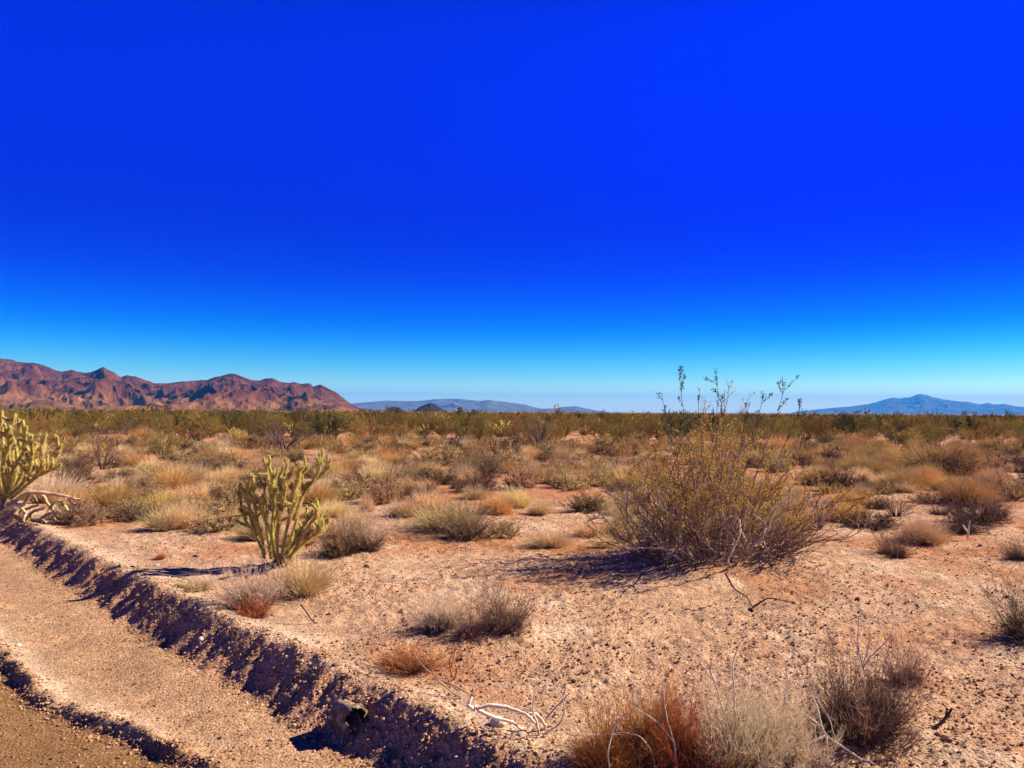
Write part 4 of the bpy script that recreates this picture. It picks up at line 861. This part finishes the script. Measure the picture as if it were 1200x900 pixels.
limb('dead_branch', [[(880, 900), (866, 872), (855, 850), (846, 828), (838, 800), (824, 782)], [(855, 850), (838, 840), (830, 822)], [(838, 800), (832, 785), (834, 772)]], (882, 905), 'long bleached stick leaning out of the feathery clump', M['palestem'], .006, .003, seed=8, twigs=3)
limb('dead_branch', [[(908, 902), (914, 870), (918, 840), (920, 815), (923, 798), (921, 776)]], (908, 905), 'upright bleached stick rising right of the feathery clump', M['palestem'], .005, .0025, seed=9, twigs=1)
limb('dead_branch', [[(1020, 898), (995, 880), (968, 862), (962, 850), (945, 838), (920, 822)], [(968, 862), (970, 880), (971, 905)], [(968, 862), (940, 874), (930, 890), (925, 905)], [(962, 850), (958, 830), (950, 810)]], (975, 900), 'forked white branch lying in front of the dark mop shrub', M['palestem'], .006, .003, seed=10, twigs=3)
limb('dead_branch', [[(1012, 785), (1008, 768), (1005, 750), (1006, 730), (1007, 718)], [(1010, 782), (1016, 765), (1020, 745)], [(1008, 768), (1001, 750)], [(1011, 783), (1018, 772), (1032, 758), (1045, 745)]], (1012, 845), 'white forked twigs standing up from the dark mop shrub', M['palestem'], .005, .0022, seed=11, twigs=4, jit=.03)
limb('dead_branch', [[(862, 860), (860, 800), (858, 780), (862, 765), (868, 752)]], (858, 908), 'thin brown stick with a bent tip above the feathery clump', M['palestem'], .004, .002, seed=12, twigs=3)
limb('dead_branch', [[(794, 905), (790, 870), (782, 845), (778, 820), (776, 790)]], (794, 908), 'thin upright pale stick out of the deep red-brown brush', M['palestem'], .004, .002, seed=32, twigs=3)
limb('dead_branch', [[(806, 905), (798, 886), (788, 868), (770, 845), (745, 830)]], (804, 908), 'pale stick slanting left over the rusty orange brush', M['palestem'], .004, .002, seed=33, twigs=3)
limb('dead_branch', [[(770, 908), (764, 880), (750, 862), (728, 858), (700, 862), (668, 858)]], (768, 910), 'long pale twig bending left across the rusty brush', M['palestem'], .0035, .0018, seed=52, twigs=3)
limb('dead_branch', [[(900, 906), (888, 876), (872, 858), (866, 836), (850, 822)]], (900, 909), 'thin pale twig crossing the middle of the feathery clump', M['palestem'], .0035, .0018, seed=53, twigs=3)
limb('dead_branch', [[(980, 870), (972, 842), (958, 820), (952, 800)]], (982, 876), 'thin white twig before the left edge of the mop shrub', M['palestem'], .0035, .0018, seed=54, twigs=3)
limb('dead_branch', [[(715, 905), (712, 880), (720, 850), (735, 835)]], (715, 908), 'white stick standing at the left end of the rusty orange brush', M['palestem'], .004, .002, seed=34, twigs=3)
limb('dead_branch', [[(1100, 850), (1108, 842), (1110, 830)], [(1100, 850), (1088, 856), (1078, 852)], [(1108, 842), (1116, 830)]], (1100, 852), 'short black charred twig on the lower right ground', M['darktwig'], .010, .005, seed=13, twigs=2, jit=.005)
limb('dead_branch', [[(655, 740), (656, 725), (650, 712)], [(656, 728), (662, 715)]], (655, 742), 'small forked white twig in the gravelly flat', M['palestem'], .004, .002, seed=14, twigs=2)
limb('cactus_stub', [[(1134, 632), (1135, 622), (1137, 610)], [(1135, 625), (1128, 615)]], (1134, 634), 'white broken stub beside a dark shrub', M['palestem'], .016, .007, 'cactus stub', 15, 2, .03)
limb('cactus_stub', [[(146, 593), (147, 586), (146, 581)]], (146, 594), 'pale stub at the foot of the low green-grey shrub', M['palestem'], .02, .012, 'cactus stub', 16, 1, .03)
limb('dead_branch', [[(1070, 502), (1085, 497), (1100, 501), (1118, 503)]], (1095, 513), 'grey fallen branch on top of the far brush heap', M['palestem'], .05, .02, seed=17, twigs=8)
limb('dead_branch', [[(1095, 509), (1120, 512), (1140, 510)]], (1118, 516), 'lower grey fallen branch of the far brush heap', M['palestem'], .05, .02, seed=48, twigs=8)
limb('dead_branch', [[(850, 672), (860, 690), (876, 700), (882, 712)], [(882, 712), (900, 700), (930, 706)]], (868, 712), 'fallen dark twig below the tall creosote bush', M['bark'], .010, .004, seed=18, twigs=5, jit=.01)
limb('dead_branch', [[(165, 668), (185, 672), (210, 676), (250, 688)], [(200, 676), (225, 672), (240, 676)]], (205, 680), 'flat grey branch lying behind the crest sand', M['greytwig'], .009, .004, seed=19, twigs=5, jit=.1)
limb('dead_branch', [[(352, 708), (360, 718), (366, 728), (372, 730)]], (360, 730), 'short curved brown twig behind the pale crest', M['darktwig'], .008, .004, seed=20, twigs=2)
# fallen cactus at the bank's left end
limb('fallen_cactus', [[(8, 592), (22, 584), (36, 577), (50, 580), (60, 596), (68, 606)], [(36, 577), (56, 578), (78, 582), (94, 586)], [(78, 582), (88, 592)], [(36, 577), (28, 592), (17, 603)], [(36, 622), (33, 612), (36, 600), (50, 596)],
     [(60, 596), (64, 588), (72, 588), (80, 600)], [(10, 612), (24, 598), (44, 592)], [(62, 606), (68, 614), (80, 612)], [(2, 600), (20, 590), (30, 600), (26, 616)], [(44, 618), (52, 604), (66, 600)], [(14, 604), (30, 612), (46, 608), (58, 616)]], (40, 612), 'fallen pale yellow cactus skeleton sprawled on the bank top', M['drycactus'], .032, .02, 'fallen cactus', 21, 6, .22, True)
limb('fallen_joint', [[(575, 630), (588, 626), (598, 620)], [(588, 626), (594, 632)]], (588, 632), 'yellow-green fallen cactus joint by the low pale clump', M['drycactus'], .022, .016, 'cactus joint', 22, 1, .05)
limb('fallen_joint', [[(688, 611), (700, 606), (712, 608)], [(700, 606), (706, 600)], [(694, 612), (708, 614)]], (700, 614), 'whitish fallen cactus joints beside the creosote bush', M['drycactus'], .020, .014, 'cactus joint', 23, 2, .1)

# hollow log stub in the bank
def hollow_log():
    p = gp(418, 862); g = np.random.default_rng(4); d = nrm(np.array([.62, -.75, .10])); up = nrm(np.array([-.25, 0, 1.0])); side = nrm(np.cross(up, d)); up = np.cross(d, side)
    def ring(c, rx, rz, n=22, seed=0): return [c + side * math.cos(a) * rx * (1 + .10 * math.sin(3 * a + seed)) + up * math.sin(a) * rz * (1 + .07 * math.sin(4 * a + seed)) for a in np.linspace(0, 2 * np.pi, n, endpoint=False)]
    def loft(rings, G):
        n = len(rings[0]); V = np.array(rings).reshape(-1, 3); F = [[i * n + j, i * n + (j + 1) % n, (i + 1) * n + (j + 1) % n, (i + 1) * n + j] for i in range(len(rings) - 1) for j in range(n)]; G.add(V, F)
    A, B = Geo(), Geo(); c0 = np.array([-.13, .17, .0]); L_ = .19
    loft([ring(c0 + d * L_ * t, .070 + .008 * math.sin(t * 9), .092, seed=0) for t in np.linspace(0, 1, 12)] + [ring(c0 + d * L_ * 1.01, .058, .080, seed=0)], A)
    V = A.v[0]; V += g.normal(0, .004, V.shape).astype(np.float32); jag = np.array([.022 * math.sin(3.1 * k) + .018 * math.sin(1.3 * k * k) for k in range(22)], np.float32); V[-44:-22] += jag[:, None] * d.astype(np.float32); V[-22:] += jag[:, None] * d.astype(np.float32)
    loft([ring(c0 + d * L_ * t, .058, .080, seed=0) for t in (.97, .8, .5, .2)] + [ring(c0 + d * L_ * .2, .001, .001)], B)
    r = obj('hollow_log', None); obj('shell', A.mesh('log_shell', M['log']), r); obj('hollow', B.mesh('log_hollow', M['blackened']), r)
    r.location = (p[0], p[1], p[2] + .06); tag(r, 'short hollow log stub with a dark round opening at the foot of the bank', 'log')
hollow_log()
print('things', len([o for o in bpy.data.objects if o.parent is None]), count)
